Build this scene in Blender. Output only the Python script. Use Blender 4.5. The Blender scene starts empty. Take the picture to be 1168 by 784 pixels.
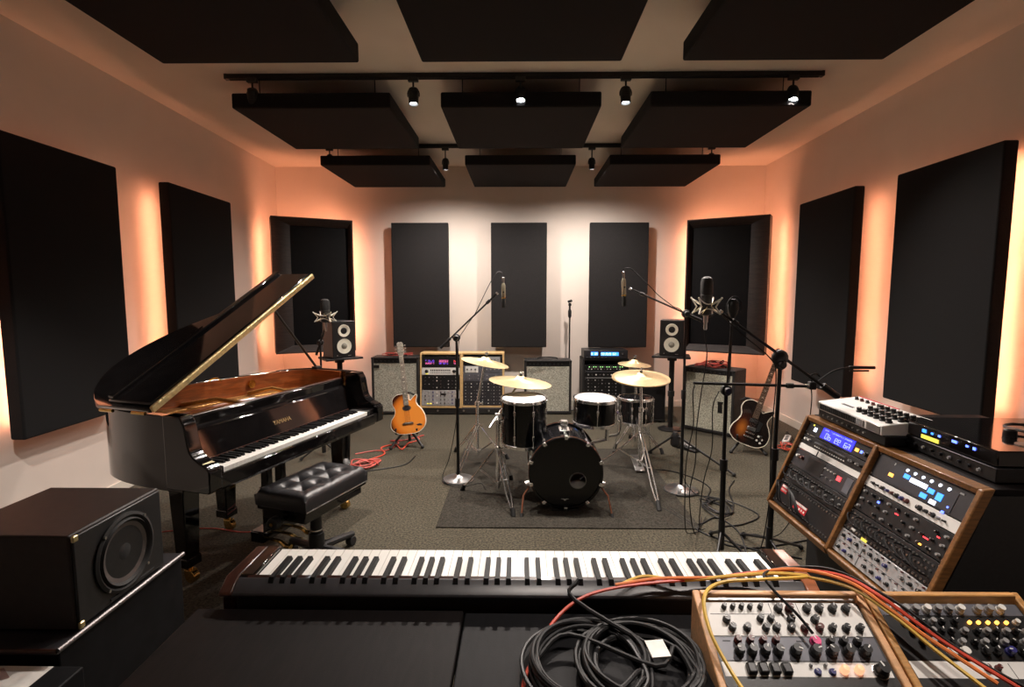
import bpy, bmesh, math, random
from mathutils import Matrix, Vector, Euler
random.seed(7)
C = bpy.context.scene.collection
PI = math.pi
V = Vector
def Rd(d): return math.radians(d)
def T(x, y, z): return Matrix.Translation((x, y, z))
def RZ(a): return Matrix.Rotation(a, 4, 'Z')
def RX(a): return Matrix.Rotation(a, 4, 'X')
def RY(a): return Matrix.Rotation(a, 4, 'Y')
def frame(o, x, y, z):
    return Matrix(((x[0], y[0], z[0], o[0]), (x[1], y[1], z[1], o[1]), (x[2], y[2], z[2], o[2]), (0, 0, 0, 1)))
def align(p0, p1):
    """matrix with origin p0 and local z towards p1"""
    d = (V(p1) - V(p0)).normalized()
    return T(*p0) @ d.to_track_quat('Z', 'Y').to_matrix().to_4x4()

# ------------------------------------------------------------------ materials
def mat(name, col, rough=.5, metal=0, var=.12, nscale=20, bump=0, bscale=None, coat=0, spec=.5, col2=None, emit=None, estr=0, wave=None, sheen=0):
    m = bpy.data.materials.new(name); m.use_nodes = True
    nt = m.node_tree; N = nt.nodes; L = nt.links
    b = N['Principled BSDF']
    b.inputs['Roughness'].default_value = rough
    b.inputs['Metallic'].default_value = metal
    b.inputs['Coat Weight'].default_value = coat
    b.inputs['Coat Roughness'].default_value = .04
    b.inputs['Specular IOR Level'].default_value = spec
    b.inputs['Sheen Weight'].default_value = sheen
    tc = N.new('ShaderNodeTexCoord')
    if wave:
        mp = N.new('ShaderNodeMapping'); mp.inputs['Scale'].default_value = wave
        L.new(tc.outputs['Object'], mp.inputs['Vector'])
        nz = N.new('ShaderNodeTexNoise'); nz.inputs['Scale'].default_value = nscale; nz.inputs['Detail'].default_value = 6
        nz.inputs['Distortion'].default_value = .6
        L.new(mp.outputs['Vector'], nz.inputs['Vector'])
    else:
        nz = N.new('ShaderNodeTexNoise'); nz.inputs['Scale'].default_value = nscale; nz.inputs['Detail'].default_value = 4
        L.new(tc.outputs['Object'], nz.inputs['Vector'])
    rp = N.new('ShaderNodeValToRGB')
    c2 = col2 or tuple(min(1, c * (1 + var)) for c in col)
    c1 = col if col2 else tuple(c * (1 - var) for c in col)
    rp.color_ramp.elements[0].color = (*c1, 1); rp.color_ramp.elements[1].color = (*c2, 1)
    rp.color_ramp.elements[0].position = .35; rp.color_ramp.elements[1].position = .65
    L.new(nz.outputs['Fac'], rp.inputs['Fac']); L.new(rp.outputs['Color'], b.inputs['Base Color'])
    if bump:
        n2 = N.new('ShaderNodeTexNoise'); n2.inputs['Scale'].default_value = bscale or nscale * 4; n2.inputs['Detail'].default_value = 3
        L.new(tc.outputs['Object'], n2.inputs['Vector'])
        bp = N.new('ShaderNodeBump'); bp.inputs['Strength'].default_value = bump; bp.inputs['Distance'].default_value = .004
        L.new(n2.outputs['Fac'], bp.inputs['Height']); L.new(bp.outputs['Normal'], b.inputs['Normal'])
    if emit:
        b.inputs['Emission Color'].default_value = (*emit, 1); b.inputs['Emission Strength'].default_value = estr
    return m

def light_mat(name, col, s):
    return mat(name, tuple(min(1, c * .5) for c in col), .4, emit=col, estr=s)

M = {}
M['wall'] = mat('painted plaster', (.73, .645, .58), .75, var=.02, nscale=3, bump=.06, bscale=180)
M['ceiling'] = mat('ceiling paint', (.80, .71, .61), .8, var=.02, nscale=3, bump=.05, bscale=150)
M['skirting'] = mat('white skirting paint', (.70, .66, .58), .5, var=.02)
M['carpet'] = mat('olive grey carpet', (.022, .019, .0125), .95, nscale=75, bump=1.0, bscale=260, col2=(.100, .088, .061), spec=.1, sheen=.1)
M['rug'] = mat('dark grey rug', (.016, .0138, .0105), .95, nscale=80, bump=.8, bscale=380, col2=(.050, .045, .036), spec=.1, sheen=.05)
M['fabric'] = mat('black acoustic fabric', (.013, .012, .0125), .92, var=.25, nscale=240, bump=.35, bscale=600, spec=.12, sheen=.03)
M['fabric3'] = mat('charcoal back wall fabric', (.021, .020, .0205), .92, var=.25, nscale=240, bump=.35, bscale=600, spec=.12, sheen=.03)
M['fabric2'] = mat('charcoal acoustic fabric', (.0135, .013, .0135), .92, var=.25, nscale=240, bump=.35, bscale=600, spec=.12, sheen=.03)
M['frame'] = mat('black stained frame wood', (.028, .020, .018), .55, var=.3, nscale=8, wave=(1, 1, 8))
M['glossglass'] = mat('black gloss panel', (.003, .003, .004), .55, var=.2, spec=.2)
M['led'] = light_mat('amber led strip', (1.0, .375, .200), 66)
M['lens'] = light_mat('spotlight lens', (.92, .97, 1.0), 30)
M['lenswarm'] = light_mat('spotlight lens dim', (.92, .97, 1.0), 20)
M['blackmetal'] = mat('black powder coated metal', (.012, .012, .0125), .38, .3, var=.2, nscale=60)
M['blackplastic'] = mat('black plastic', (.013, .013, .014), .42, var=.2, nscale=80, bump=.08, bscale=500)
M['rubber'] = mat('black rubber', (.012, .012, .012), .75, var=.2)
M['chrome'] = mat('chrome', (.90, .90, .91), .2, 1, var=.05)
M['steel'] = mat('brushed steel', (.50, .50, .50), .30, 1, var=.12, nscale=40, wave=(1, 12, 1))
M['nickel'] = mat('satin nickel wire', (.78, .75, .66), .38, .45)
M['edgemetal'] = mat('dull edge metal', (.16, .15, .15), .45, .8)
M['brass'] = mat('polished brass', (.86, .58, .20), .18, 1, var=.1)
M['gold'] = mat('old gold', (.88, .74, .40), .3, 1, var=.15, nscale=50, bump=.3, bscale=200)
M['cymbal'] = mat('cymbal bronze', (.76, .61, .36), .38, .92, var=.08, nscale=30, wave=(1, 1, 40))
M['piano'] = mat('black piano lacquer', (.0055, .0048, .005), .06, var=.2, coat=.6)
M['pianosatin'] = mat('black piano satin', (.0055, .0048, .005), .32, var=.2)
M['pianobrown'] = mat('varnished inner rim wood', (.20, .052, .014), .28, var=.3, nscale=9, wave=(1, 1, 9), coat=.3)
M['soundboard'] = mat('spruce soundboard', (.62, .36, .13), .4, nscale=8, wave=(9, 1, 1), var=.15, coat=.2)
M['plate'] = mat('bronze iron plate', (.55, .30, .10), .35, .7, var=.15, nscale=60)
M['string'] = mat('piano string wire', (.55, .42, .28), .3, 1)
M['ivory'] = mat('white key', (.80, .79, .75), .22, var=.02)
M['ebony'] = mat('black key', (.006, .006, .0065), .5, var=.2, spec=.12)
M['leather'] = mat('black leather', (.018, .018, .020), .34, var=.15, nscale=50, bump=.25, bscale=260, coat=.08)
M['keyred'] = mat('dark red brown wood', (.042, .012, .007), .32, nscale=6, wave=(10, 1, 1), var=.35, coat=.3)
M['keyorange'] = mat('polished mahogany', (.27, .085, .03), .3, nscale=6, wave=(1, 10, 1), var=.3, coat=.3)
M['keybody'] = mat('dark satin lacquer', (.026, .025, .028), .34, var=.15, nscale=30)
M['desk'] = mat('dark desk laminate', (.0062, .0046, .0046), .6, var=.25, nscale=14, wave=(6, 1, 1), bump=.05, bscale=300, spec=.14)
M['deskgrey'] = mat('charcoal desk laminate', (.0062, .0062, .0072), .6, var=.2, nscale=14, wave=(6, 1, 1), bump=.05, bscale=300, spec=.14)
M['subbox'] = mat('dark brown vinyl', (.017, .0115, .010), .55, var=.2, nscale=30, bump=.12, bscale=400)
M['cone'] = mat('grey woofer cone', (.11, .095, .09), .35, .2, var=.15)
M['conewhite'] = mat('cream woofer cone', (.90, .87, .73), .5, var=.03)
M['conebuff'] = mat('grey dust cap', (.28, .27, .22), .5)
M['tolex'] = mat('black amp vinyl', (.016, .015, .015), .6, var=.3, nscale=120, bump=.5, bscale=350)
M['grille'] = mat('silver grille cloth', (.24, .24, .195), .85, nscale=110, col2=(.62, .62, .53), bump=.3, bscale=300)
M['grillepale'] = mat('pale grille cloth', (.30, .30, .235), .85, nscale=90, col2=(.68, .67, .55), bump=.3, bscale=300)
M['oak'] = mat('honey oak', (.46, .235, .075), .42, nscale=5, wave=(3, 22, 22), var=.25, coat=.15)
M['oaklight'] = mat('pale maple', (.66, .44, .20), .45, nscale=5, wave=(3, 22, 22), var=.15, coat=.1)
M['oakdark'] = mat('walnut brown edge', (.19, .083, .024), .4, nscale=5, wave=(3, 22, 22), var=.3, coat=.2)
M['birch'] = mat('peach birch', (.66, .37, .185), .45, nscale=5, wave=(3, 22, 22), var=.13, coat=.1)
M['unitblack'] = mat('black anodised panel', (.011, .011, .012), .4, .2, var=.2, nscale=70)
M['unitgrey'] = mat('dark grey panel', (.030, .030, .035), .42, .2, var=.12, nscale=70)
M['unitsilver'] = mat('silver panel', (.52, .53, .54), .38, .5, var=.12, nscale=60)
M['unitwhite'] = mat('white panel', (.74, .73, .70), .42, var=.04)
M['unitslate'] = mat('slate grey panel', (.115, .118, .138), .42, .2, var=.1)
M['knob'] = mat('black knob', (.012, .012, .013), .35, var=.2)
M['knobgrey'] = mat('grey knob', (.33, .33, .33), .35, .2)
M['knobwhite'] = mat('pale knob', (.72, .71, .67), .4)
M['knobred'] = mat('maroon knob', (.10, .014, .012), .35)
M['knobpink'] = mat('pink knob', (.80, .06, .24), .35)
M['knobblue'] = mat('navy knob', (.03, .03, .16), .35)
M['pointer'] = mat('white pointer', (.8, .8, .78), .5)
M['redlabel'] = mat('red label', (.55, .02, .03), .5)
M['white'] = mat('white paper', (.78, .76, .72), .6)
M['lcdblue'] = light_mat('blue lcd', (.035, .035, .9), 1.6)
M['lcdtext'] = light_mat('pale lcd glyphs', (.35, .42, 1), 1.8)
M['lcdpurple'] = light_mat('violet display', (.22, .07, .95), 2.2)
M['lcdpink'] = light_mat('pink display', (1, .16, .45), 1.8)
M['lcdsky'] = light_mat('sky display', (.05, .27, 1), 2.4)
M['ledwhite'] = light_mat('white indicator', (.78, .85, 1), 2.6)
M['ledblue'] = light_mat('blue indicator', (.10, .17, 1), 4)
M['ledorange'] = light_mat('orange indicator', (1, .42, .07), 3.2)
M['ledred'] = light_mat('red indicator', (1, .05, .06), 3)
M['ledgreen'] = light_mat('green indicator', (.4, .9, .3), 1.6)
M['ledyellow'] = light_mat('yellow display', (.85, .72, .10), 1.1)
M['lampglow'] = light_mat('glowing orange button', (1, .40, .22), 1.4)
M['cableblack'] = mat('black cable', (.007, .007, .0075), .5, var=.2, spec=.3)
M['cablegrey'] = mat('grey black cable', (.013, .013, .014), .48, var=.2, spec=.35)
M['cablered'] = mat('red cable', (.62, .075, .04), .4, var=.1)
M['cableorange'] = mat('orange cable', (.80, .24, .07), .4, var=.1)
M['cableyellow'] = mat('yellow cable', (.72, .46, .07), .4, var=.1)
M['cablepink'] = mat('red patch cable', (.50, .075, .06), .45, var=.2)
M['drumblack'] = mat('black drum lacquer', (.005, .005, .006), .16, var=.2, coat=.15, spec=.35)
M['drumred'] = mat('red brown drum inside', (.13, .022, .014), .5)
M['drumcopper'] = mat('copper brown hoop', (.18, .07, .04), .25, .2, coat=.3)
M['drumhead'] = mat('white drum head', (.82, .81, .78), .55, var=.03, nscale=8)
M['micbody'] = mat('champagne mic body', (.62, .57, .42), .3, .9, var=.05)
M['micgrille'] = mat('mic grille', (.022, .022, .022), .55, .4, var=.5, nscale=900, bump=.5, bscale=900)
M['micdark'] = mat('dark mic body', (.05, .048, .047), .38, .6)
M['sunburst'] = None
M['gtrneck'] = mat('rosewood fretboard', (.10, .06, .035), .5, var=.2)
M['gtrmaple'] = mat('worn grey neck', (.33, .30, .25), .45, var=.3, nscale=40)
M['binding'] = mat('cream binding', (.78, .74, .62), .4)
M['brownbox'] = mat('brown leathercloth', (.14, .045, .022), .55, var=.2, nscale=40)
M['copper'] = mat('copper sheen lacquer', (.30, .12, .06), .22, .3, var=.2)
M['strip'] = mat('white plastic', (.70, .70, .68), .45)
M['skin'] = mat('printed pink grey', (.45, .30, .27), .5)
M['printdark'] = mat('printed dark', (.02, .02, .03), .5)

def sunburst(name, inner, mid, edge, r0, r1, scale=(1, 1, 1), off=(0, 0, 0)):
    m = bpy.data.materials.new(name); m.use_nodes = True
    N = m.node_tree.nodes; L = m.node_tree.links; b = N['Principled BSDF']
    b.inputs['Roughness'].default_value = .22; b.inputs['Coat Weight'].default_value = .4
    tc = N.new('ShaderNodeTexCoord'); mp = N.new('ShaderNodeMapping'); mp.vector_type = 'POINT'
    mp.inputs['Scale'].default_value = scale; mp.inputs['Location'].default_value = off
    L.new(tc.outputs['Object'], mp.inputs['Vector'])
    ln = N.new('ShaderNodeVectorMath'); ln.operation = 'LENGTH'; L.new(mp.outputs['Vector'], ln.inputs[0])
    rp = N.new('ShaderNodeValToRGB'); e = rp.color_ramp.elements
    e[0].position = r0; e[0].color = (*inner, 1); e[1].position = r1; e[1].color = (*edge, 1)
    x = e.new((r0 + r1) / 2); x.color = (*mid, 1)
    L.new(ln.outputs['Value'], rp.inputs['Fac']); L.new(rp.outputs['Color'], b.inputs['Base Color'])
    return m

# ------------------------------------------------------------------ mesh builder
def catmull(pts, n=8, closed=False):
    P = [V(p) for p in pts]; out = []
    k = len(P); rng = range(k if closed else k - 1)
    for i in rng:
        a = P[(i - 1) % k] if closed or i > 0 else P[0] * 2 - P[1]
        b = P[i]; c = P[(i + 1) % k]
        d = P[(i + 2) % k] if closed or i + 2 < k else P[-1] * 2 - P[-2]
        for j in range(n):
            t = j / n
            out.append(.5 * ((2 * b) + (c - a) * t + (2 * a - 5 * b + 4 * c - d) * t * t + (3 * b - a - 3 * c + d) * t ** 3))
    if not closed: out.append(P[-1])
    return out

class MB:
    def __init__(s): s.b = bmesh.new()
    def _fin(s, vs, m):
        if m is not None: bmesh.ops.transform(s.b, matrix=m, verts=vs)
        return s
    def box(s, x, y, z, sx, sy, sz, m=None, taper=1):
        """box centred on x,y,z; taper scales its bottom"""
        vs = []
        for k in (-1, 1):
            f = taper if k < 0 else 1
            for i, j in ((-1, -1), (1, -1), (1, 1), (-1, 1)):
                vs.append(s.b.verts.new((x + i * sx / 2 * f, y + j * sy / 2 * f, z + k * sz / 2)))
        for f in ((3, 2, 1, 0), (4, 5, 6, 7), (0, 1, 5, 4), (1, 2, 6, 5), (2, 3, 7, 6), (3, 0, 4, 7)):
            s.b.faces.new([vs[i] for i in f])
        return s._fin(vs, m)
    def span(s, a, b, m=None):
        return s.box((a[0] + b[0]) / 2, (a[1] + b[1]) / 2, (a[2] + b[2]) / 2, abs(b[0] - a[0]), abs(b[1] - a[1]), abs(b[2] - a[2]), m)
    def lathe(s, prof, n=24, m=None, caps=True):
        """profile of (r, z) turned about z"""
        rings = []; vs = []
        for r, z in prof:
            if r < 1e-6:
                v = s.b.verts.new((0, 0, z)); rings.append([v]); vs.append(v)
            else:
                ring = [s.b.verts.new((r * math.cos(2 * PI * i / n), r * math.sin(2 * PI * i / n), z)) for i in range(n)]
                rings.append(ring); vs += ring
        for a, c in zip(rings, rings[1:]):
            for i in range(n):
                j = (i + 1) % n
                if len(a) == 1 and len(c) == 1: continue
                if len(a) == 1: s.b.faces.new((a[0], c[j], c[i])) if False else s.b.faces.new((a[0], c[i], c[j]))
                elif len(c) == 1: s.b.faces.new((a[i], c[0], a[j])) if False else s.b.faces.new((a[j], c[0], a[i]))
                else: s.b.faces.new((a[i], c[i], c[j], a[j]))
        if caps:
            if len(rings[0]) > 1: s.b.faces.new(rings[0])
            if len(rings[-1]) > 1: s.b.faces.new(rings[-1][::-1])
        return s._fin(vs, m)
    def cyl(s, p0, p1, r0, r1=None, n=16, m=None):
        r1 = r0 if r1 is None else r1
        h = (V(p1) - V(p0)).length
        mm = align(p0, p1)
        return s.lathe([(r0, 0), (r1, h)], n, mm if m is None else m @ mm)
    def tube(s, pts, r, n=8, m=None, closed=False):
        P = [V(p) for p in pts]; k = len(P); vs = []; rings = []
        t0 = (P[1] - P[0]).normalized()
        nrm = t0.orthogonal().normalized()
        for i in range(k):
            if closed: t = (P[(i + 1) % k] - P[i - 1])
            else: t = P[min(i + 1, k - 1)] - P[max(i - 1, 0)]
            if t.length < 1e-9: t = t0
            t.normalize()
            nrm = (nrm - t * nrm.dot(t))
            if nrm.length < 1e-6: nrm = t.orthogonal()
            nrm.normalize(); bi = t.cross(nrm)
            rr = r(i / (k - 1)) if callable(r) else r
            ring = [s.b.verts.new(P[i] + (nrm * math.cos(2 * PI * j / n) + bi * math.sin(2 * PI * j / n)) * rr) for j in range(n)]
            rings.append(ring); vs += ring
        prs = list(zip(rings, rings[1:])) + ([(rings[-1], rings[0])] if closed else [])
        for a, c in prs:
            for i in range(n):
                j = (i + 1) % n
                s.b.faces.new((a[i], a[j], c[j], c[i]))
        if not closed:
            s.b.faces.new(rings[0][::-1]); s.b.faces.new(rings[-1])
        return s._fin(vs, m)
    def prism(s, out, z0, z1, m=None):
        lo = [s.b.verts.new((p[0], p[1], z0)) for p in out]; hi = [s.b.verts.new((p[0], p[1], z1)) for p in out]
        n = len(out)
        for i in range(n):
            j = (i + 1) % n
            s.b.faces.new((lo[i], lo[j], hi[j], hi[i]))
        s.b.faces.new(lo[::-1]); s.b.faces.new(hi)
        return s._fin(lo + hi, m)
    def ribbon(s, path, off0, off1, z0, z1, m=None):
        """wall of thickness off1-off0 along an open plan path, offset to its left"""
        P = [V((p[0], p[1])) for p in path]; k = len(P); vs = []; rings = []
        for i in range(k):
            t = (P[min(i + 1, k - 1)] - P[max(i - 1, 0)]).normalized(); nn = V((-t.y, t.x))
            a = P[i] + nn * off0; b = P[i] + nn * off1
            ring = [s.b.verts.new((a.x, a.y, z0)), s.b.verts.new((a.x, a.y, z1)), s.b.verts.new((b.x, b.y, z1)), s.b.verts.new((b.x, b.y, z0))]
            rings.append(ring); vs += ring
        for a, c in zip(rings, rings[1:]):
            for i in range(4):
                j = (i + 1) % 4
                s.b.faces.new((a[i], a[j], c[j], c[i]))
        s.b.faces.new(rings[0][::-1]); s.b.faces.new(rings[-1])
        return s._fin(vs, m)
    def ball(s, c, r, sc=(1, 1, 1), n=16, m=None):
        g = bmesh.ops.create_uvsphere(s.b, u_segments=n, v_segments=max(6, n // 2), radius=r)
        mm = T(*c) @ Matrix.Diagonal((*sc, 1))
        return s._fin(g['verts'], mm if m is None else m @ mm)
    def torus(s, R, r, n=32, k=8, m=None):
        pts = [(R * math.cos(2 * PI * i / n), R * math.sin(2 * PI * i / n), 0) for i in range(n)]
        return s.tube(pts, r, k, m, closed=True)
    def quad(s, pts):
        s.b.faces.new([s.b.verts.new(p) for p in pts]); return s
    def mesh(s, name, mt, ang=35):
        bmesh.ops.recalc_face_normals(s.b, faces=s.b.faces)
        me = bpy.data.meshes.new(name); s.b.to_mesh(me); s.b.free()
        for p in me.polygons: p.use_smooth = True
        me.set_sharp_from_angle(angle=Rd(ang))
        me.materials.append(mt)
        return me
    def build(s, name, mt, parent=None, world=False, bevel=0, seg=2, m=None, ang=35):
        if isinstance(mt, str): mt = M[mt]
        if world and parent is not None:
            bmesh.ops.transform(s.b, matrix=WM[parent.name].inverted(), verts=s.b.verts)
        me = s.mesh(name, mt, ang)
        return place(name, me, parent, m, bevel, seg)

WM = {}          # world matrix of every thing, by object name
def place(name, me, parent=None, m=None, bevel=0, seg=2):
    o = bpy.data.objects.new(name, me); C.objects.link(o)
    o.parent = parent
    if m is not None: o.matrix_local = m
    if bevel:
        b = o.modifiers.new('Bevel', 'BEVEL'); b.width = bevel; b.segments = seg; b.limit_method = 'ANGLE'; b.angle_limit = Rd(40)
    WM[o.name] = (WM[parent.name] if parent is not None else Matrix.Identity(4)) @ (m or Matrix.Identity(4))
    return o
def tag(o, label, cat, group=None, kind=None):
    o['label'] = label; o['category'] = cat
    if group: o['group'] = group
    if kind: o['kind'] = kind
    return o
def thing(name, label, cat, m=None, group=None):
    o = bpy.data.objects.new(name, None); C.objects.link(o); o.empty_display_size = .05
    m = m if m is not None else Matrix.Identity(4)
    o.matrix_world = m; WM[o.name] = m.copy()
    return tag(o, label, cat, group)
def struct(o):
    o['kind'] = 'structure'; return o
def text_mesh(txt, size, depth=.0006, shear=0, key=None):
    cu = bpy.data.curves.new('lettering', 'FONT'); cu.body = txt; cu.size = size; cu.extrude = depth; cu.align_x = 'CENTER'; cu.align_y = 'CENTER'; cu.shear = shear
    o = bpy.data.objects.new('lettering', cu); C.objects.link(o)
    bpy.context.view_layer.update()
    me = bpy.data.meshes.new_from_object(o.evaluated_get(bpy.context.evaluated_depsgraph_get()))
    bpy.data.objects.remove(o); bpy.data.curves.remove(cu)
    return me
def lettering(txt, size, mt, parent, m, shear=0):
    me = text_mesh(txt, size, shear=shear); me.materials.clear(); me.materials.append(M[mt])
    return place('lettering', me, parent, m)
MESHES = {}
def shared(key, fn):
    if key not in MESHES: MESHES[key] = fn()
    return MESHES[key]
def knob(parent, x, y, r, h, mt='knob', z=0, name='knob'):
    def mk():
        b = MB().lathe([(r, 0), (r, h * .35), (r * .82, h * .45), (r * .78, h), (0, h)], 14)
        return b.mesh('knob', M[mt])
    o = place(name, shared(('knob', round(r, 4), round(h, 4), mt), mk), parent, T(x, y, z))
    if r > .0045:
        def mp():
            return MB().box(0, r * .45, h + .0004, r * .22, r * .7, .0012).mesh('pointer', M['pointer'])
        if mt not in ('knobwhite', 'knobgrey'): place('pointer', shared(('ptr', round(r, 4), round(h, 4)), mp), o, RZ(random.uniform(-2.2, 2.2)))
    return o
def chip(parent, x, y, w, h, mt, z=.0032, name='indicator_light', d=.003):
    me = shared(('chip', round(w, 4), round(h, 4), mt, d), lambda: MB().box(0, 0, 0, w, h, d).mesh('chip', M[mt]))
    return place(name, me, parent, T(x, y, z))

# ------------------------------------------------------------------ camera (24x36, 18.5 mm)
cam = bpy.data.objects.new('camera', bpy.data.cameras.new('camera')); C.objects.link(cam)
cam.location = (0, 0, 1.5); cam.rotation_euler = (Rd(90 - 5.52), 0, Rd(.76))
cam.data.sensor_width = 36; cam.data.lens = 600 / 1168 * 36; cam.data.clip_start = .02
bpy.context.scene.camera = cam
vs = bpy.context.scene.view_settings
bpy.context.scene.display_settings.display_device = 'sRGB'
vs.view_transform = 'Standard'; vs.look = 'None'; vs.gamma = 1; vs.use_curve_mapping = False; vs.exposure = 0
w = bpy.data.worlds.new('world'); bpy.context.scene.world = w; w.use_nodes = True
w.node_tree.nodes['Background'].inputs[0].default_value = (.02, .016, .013, 1)
w.node_tree.nodes['Background'].inputs[1].default_value = .3
cy = bpy.context.scene.cycles
cy.use_denoising = True; cy.sample_clamp_indirect = 6; cy.max_bounces = 8; cy.diffuse_bounces = 5; cy.glossy_bounces = 4
# ------------------------------------------------------------------ room
HC = 3.10; YB = 6.87; YF = -2.4
def wx(y): return 2.88 + .035 * y
def wall(name, a, b, t=.1):
    """wall slab from plan point a to b, thickness on its left"""
    d = (V(b) - V(a)).normalized(); n = V((-d.y, d.x))
    p = [V(a), V(b), V(b) + n * t, V(a) + n * t]
    return struct(MB().prism(p, 0, HC).build(name, 'wall'))
wall('wall_left', (-wx(YF), YF), (-wx(YB), YB))
wall('wall_back', (-wx(YB), YB), (wx(YB), YB))
wall('wall_right', (wx(YB), YB), (wx(YF), YF))
wall('wall_front', (wx(YF), YF), (-wx(YF), YF))
struct(MB().span((-3.3, YF - .1, -.06), (3.3, YB + .1, 0)).build('floor', 'carpet'))
struct(MB().span((-3.3, YF - .1, HC), (3.3, YB + .1, HC + .06)).build('ceiling', 'ceiling'))
def skirt(name, a, b):
    d = (V(b) - V(a)).normalized(); n = V((d.y, -d.x))
    p = [V(a) + n * .014, V(b) + n * .014, V(b), V(a)]
    struct(MB().prism(p, 0, .085).build(name, 'skirting', bevel=.003))
skirt('baseboard_left', (-wx(1), 1), (-wx(YB), YB)); skirt('baseboard_back', (-wx(YB), YB), (wx(YB), YB)); skirt('baseboard_right', (wx(YB), YB), (wx(1), 1))
rug = tag(MB().span((-.53, 3.23, 0), (1.16, 4.95, .008)).build('rug', 'rug', bevel=.003), 'thin dark grey rug lying under the drum kit', 'rug')

# ------------------------------------------------------------------ ceiling clouds
def cloud(x0, x1, y0, y1, z0, th, label):
    cx, cyy = (x0 + x1) / 2, (y0 + y1) / 2
    o = thing('ceiling_panel', label, 'acoustic panel', T(cx, cyy, z0), 'hanging ceiling panels')
    hx, hy = (x1 - x0) / 2, (y1 - y0) / 2
    MB().box(0, 0, th / 2, 2 * hx, 2 * hy, th).build('fabric_pad', 'fabric', o, bevel=.012, seg=3)
    rod = shared(('rod', round(z0 + th, 3)), lambda: MB().cyl((0, 0, 0), (0, 0, HC - z0 - th), .004, n=8).mesh('hanger', M['blackmetal']))
    for i in (-1, 1):
        for j in (-1, 1): place('hanger', rod, o, T(i * hx * .75, j * hy * .75, th))
cols = [(-2.115, -.945, 'left'), (-.575, .600, 'middle'), (.955, 2.12, 'right')]
rows = [(2.10, 3.24, 2.85, .11, 'nearest'), (3.99, 5.11, 2.85, .11, 'second'), (5.52, 6.66, 2.80, .10, 'farthest')]
colt = {'left': 'over the piano side', 'middle': 'on the centre line', 'right': 'over the rack console side'}
rowt = {'nearest': 'cropped by the top of the photo', 'second': 'just behind the long light track', 'farthest': 'closest to the back wall'}
for (y0, y1, z0, th, rn) in rows:
    for (x0, x1, cn) in cols:
        k = .965 if rn == 'farthest' else 1
        cloud(x0 * k, x1 * k, y0, y1, z0, th, f'black hanging ceiling panel {rowt[rn]}, {colt[cn]}')

# ------------------------------------------------------------------ wall panels with led strips
def led(parent, a, b, th=.012):
    MB().cyl(a, b, th / 2, n=6).build('led_strip', 'led', parent)
def side_panel(s, y0, y1, x, z0, z1, label, th=.085):
    """s=-1 left wall, +1 right wall; face at x, far end y1"""
    rot = math.atan(.035) * (-s)
    o = thing('wall_panel', label, 'acoustic panel', T(s * x, (y0 + y1) / 2, z0) @ RZ(rot), 'big side wall panels')
    hy = (y1 - y0) / 2; h = z1 - z0
    MB().box(s * th / 2, 0, h / 2, th, 2 * hy, h).build('fabric_pad', 'fabric2', o, bevel=.012, seg=3)
    for y in (-hy * .45, hy * .45):
        MB().box(s * (th + .035), y, h / 2, .07, .05, h * .7).build('standoff_batten', 'frame', o)
    xx = s * (th + .016)
    for y in (-hy + .085, hy - .12): led(o, (xx, y, .08), (xx, y, h - .08))
side_panel(1, 3.19, 4.11, 2.835, .68, 2.385, 'large black wall panel on the right wall, nearer one above the black box with blue lights')
side_panel(1, 4.51, 5.44, 2.805, .60, 2.385, 'black wall panel on the right wall, farther one behind the boom stand')
side_panel(-1, 2.90, 3.79, 2.835, .66, 2.385, 'large black wall panel on the left wall, nearer one in front of the piano tail')
side_panel(-1, 4.28, 5.26, 2.825, .66, 2.385, 'black wall panel on the left wall, farther one behind the raised piano lid')
for x0, x1, lab in ((-1.615, -.895, 'above the orange guitar'), (-.355, .351, 'on the centre behind the drum kit'), (.892, 1.63, 'above the black rack with the blue display')):
    o = thing('wall_panel', f'tall charcoal panel on the back wall {lab}', 'acoustic panel', T((x0 + x1) / 2, 6.76, .80), 'tall back wall panels')
    MB().box(0, -.01, .79, x1 - x0, .06, 1.575).build('fabric_pad', 'fabric3', o, bevel=.008)
    for i in (-1, 1): MB().box(i * (x1 - x0) * .3, .065, .79, .04, .09, 1.2).build('standoff_batten', 'frame', o)
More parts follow.
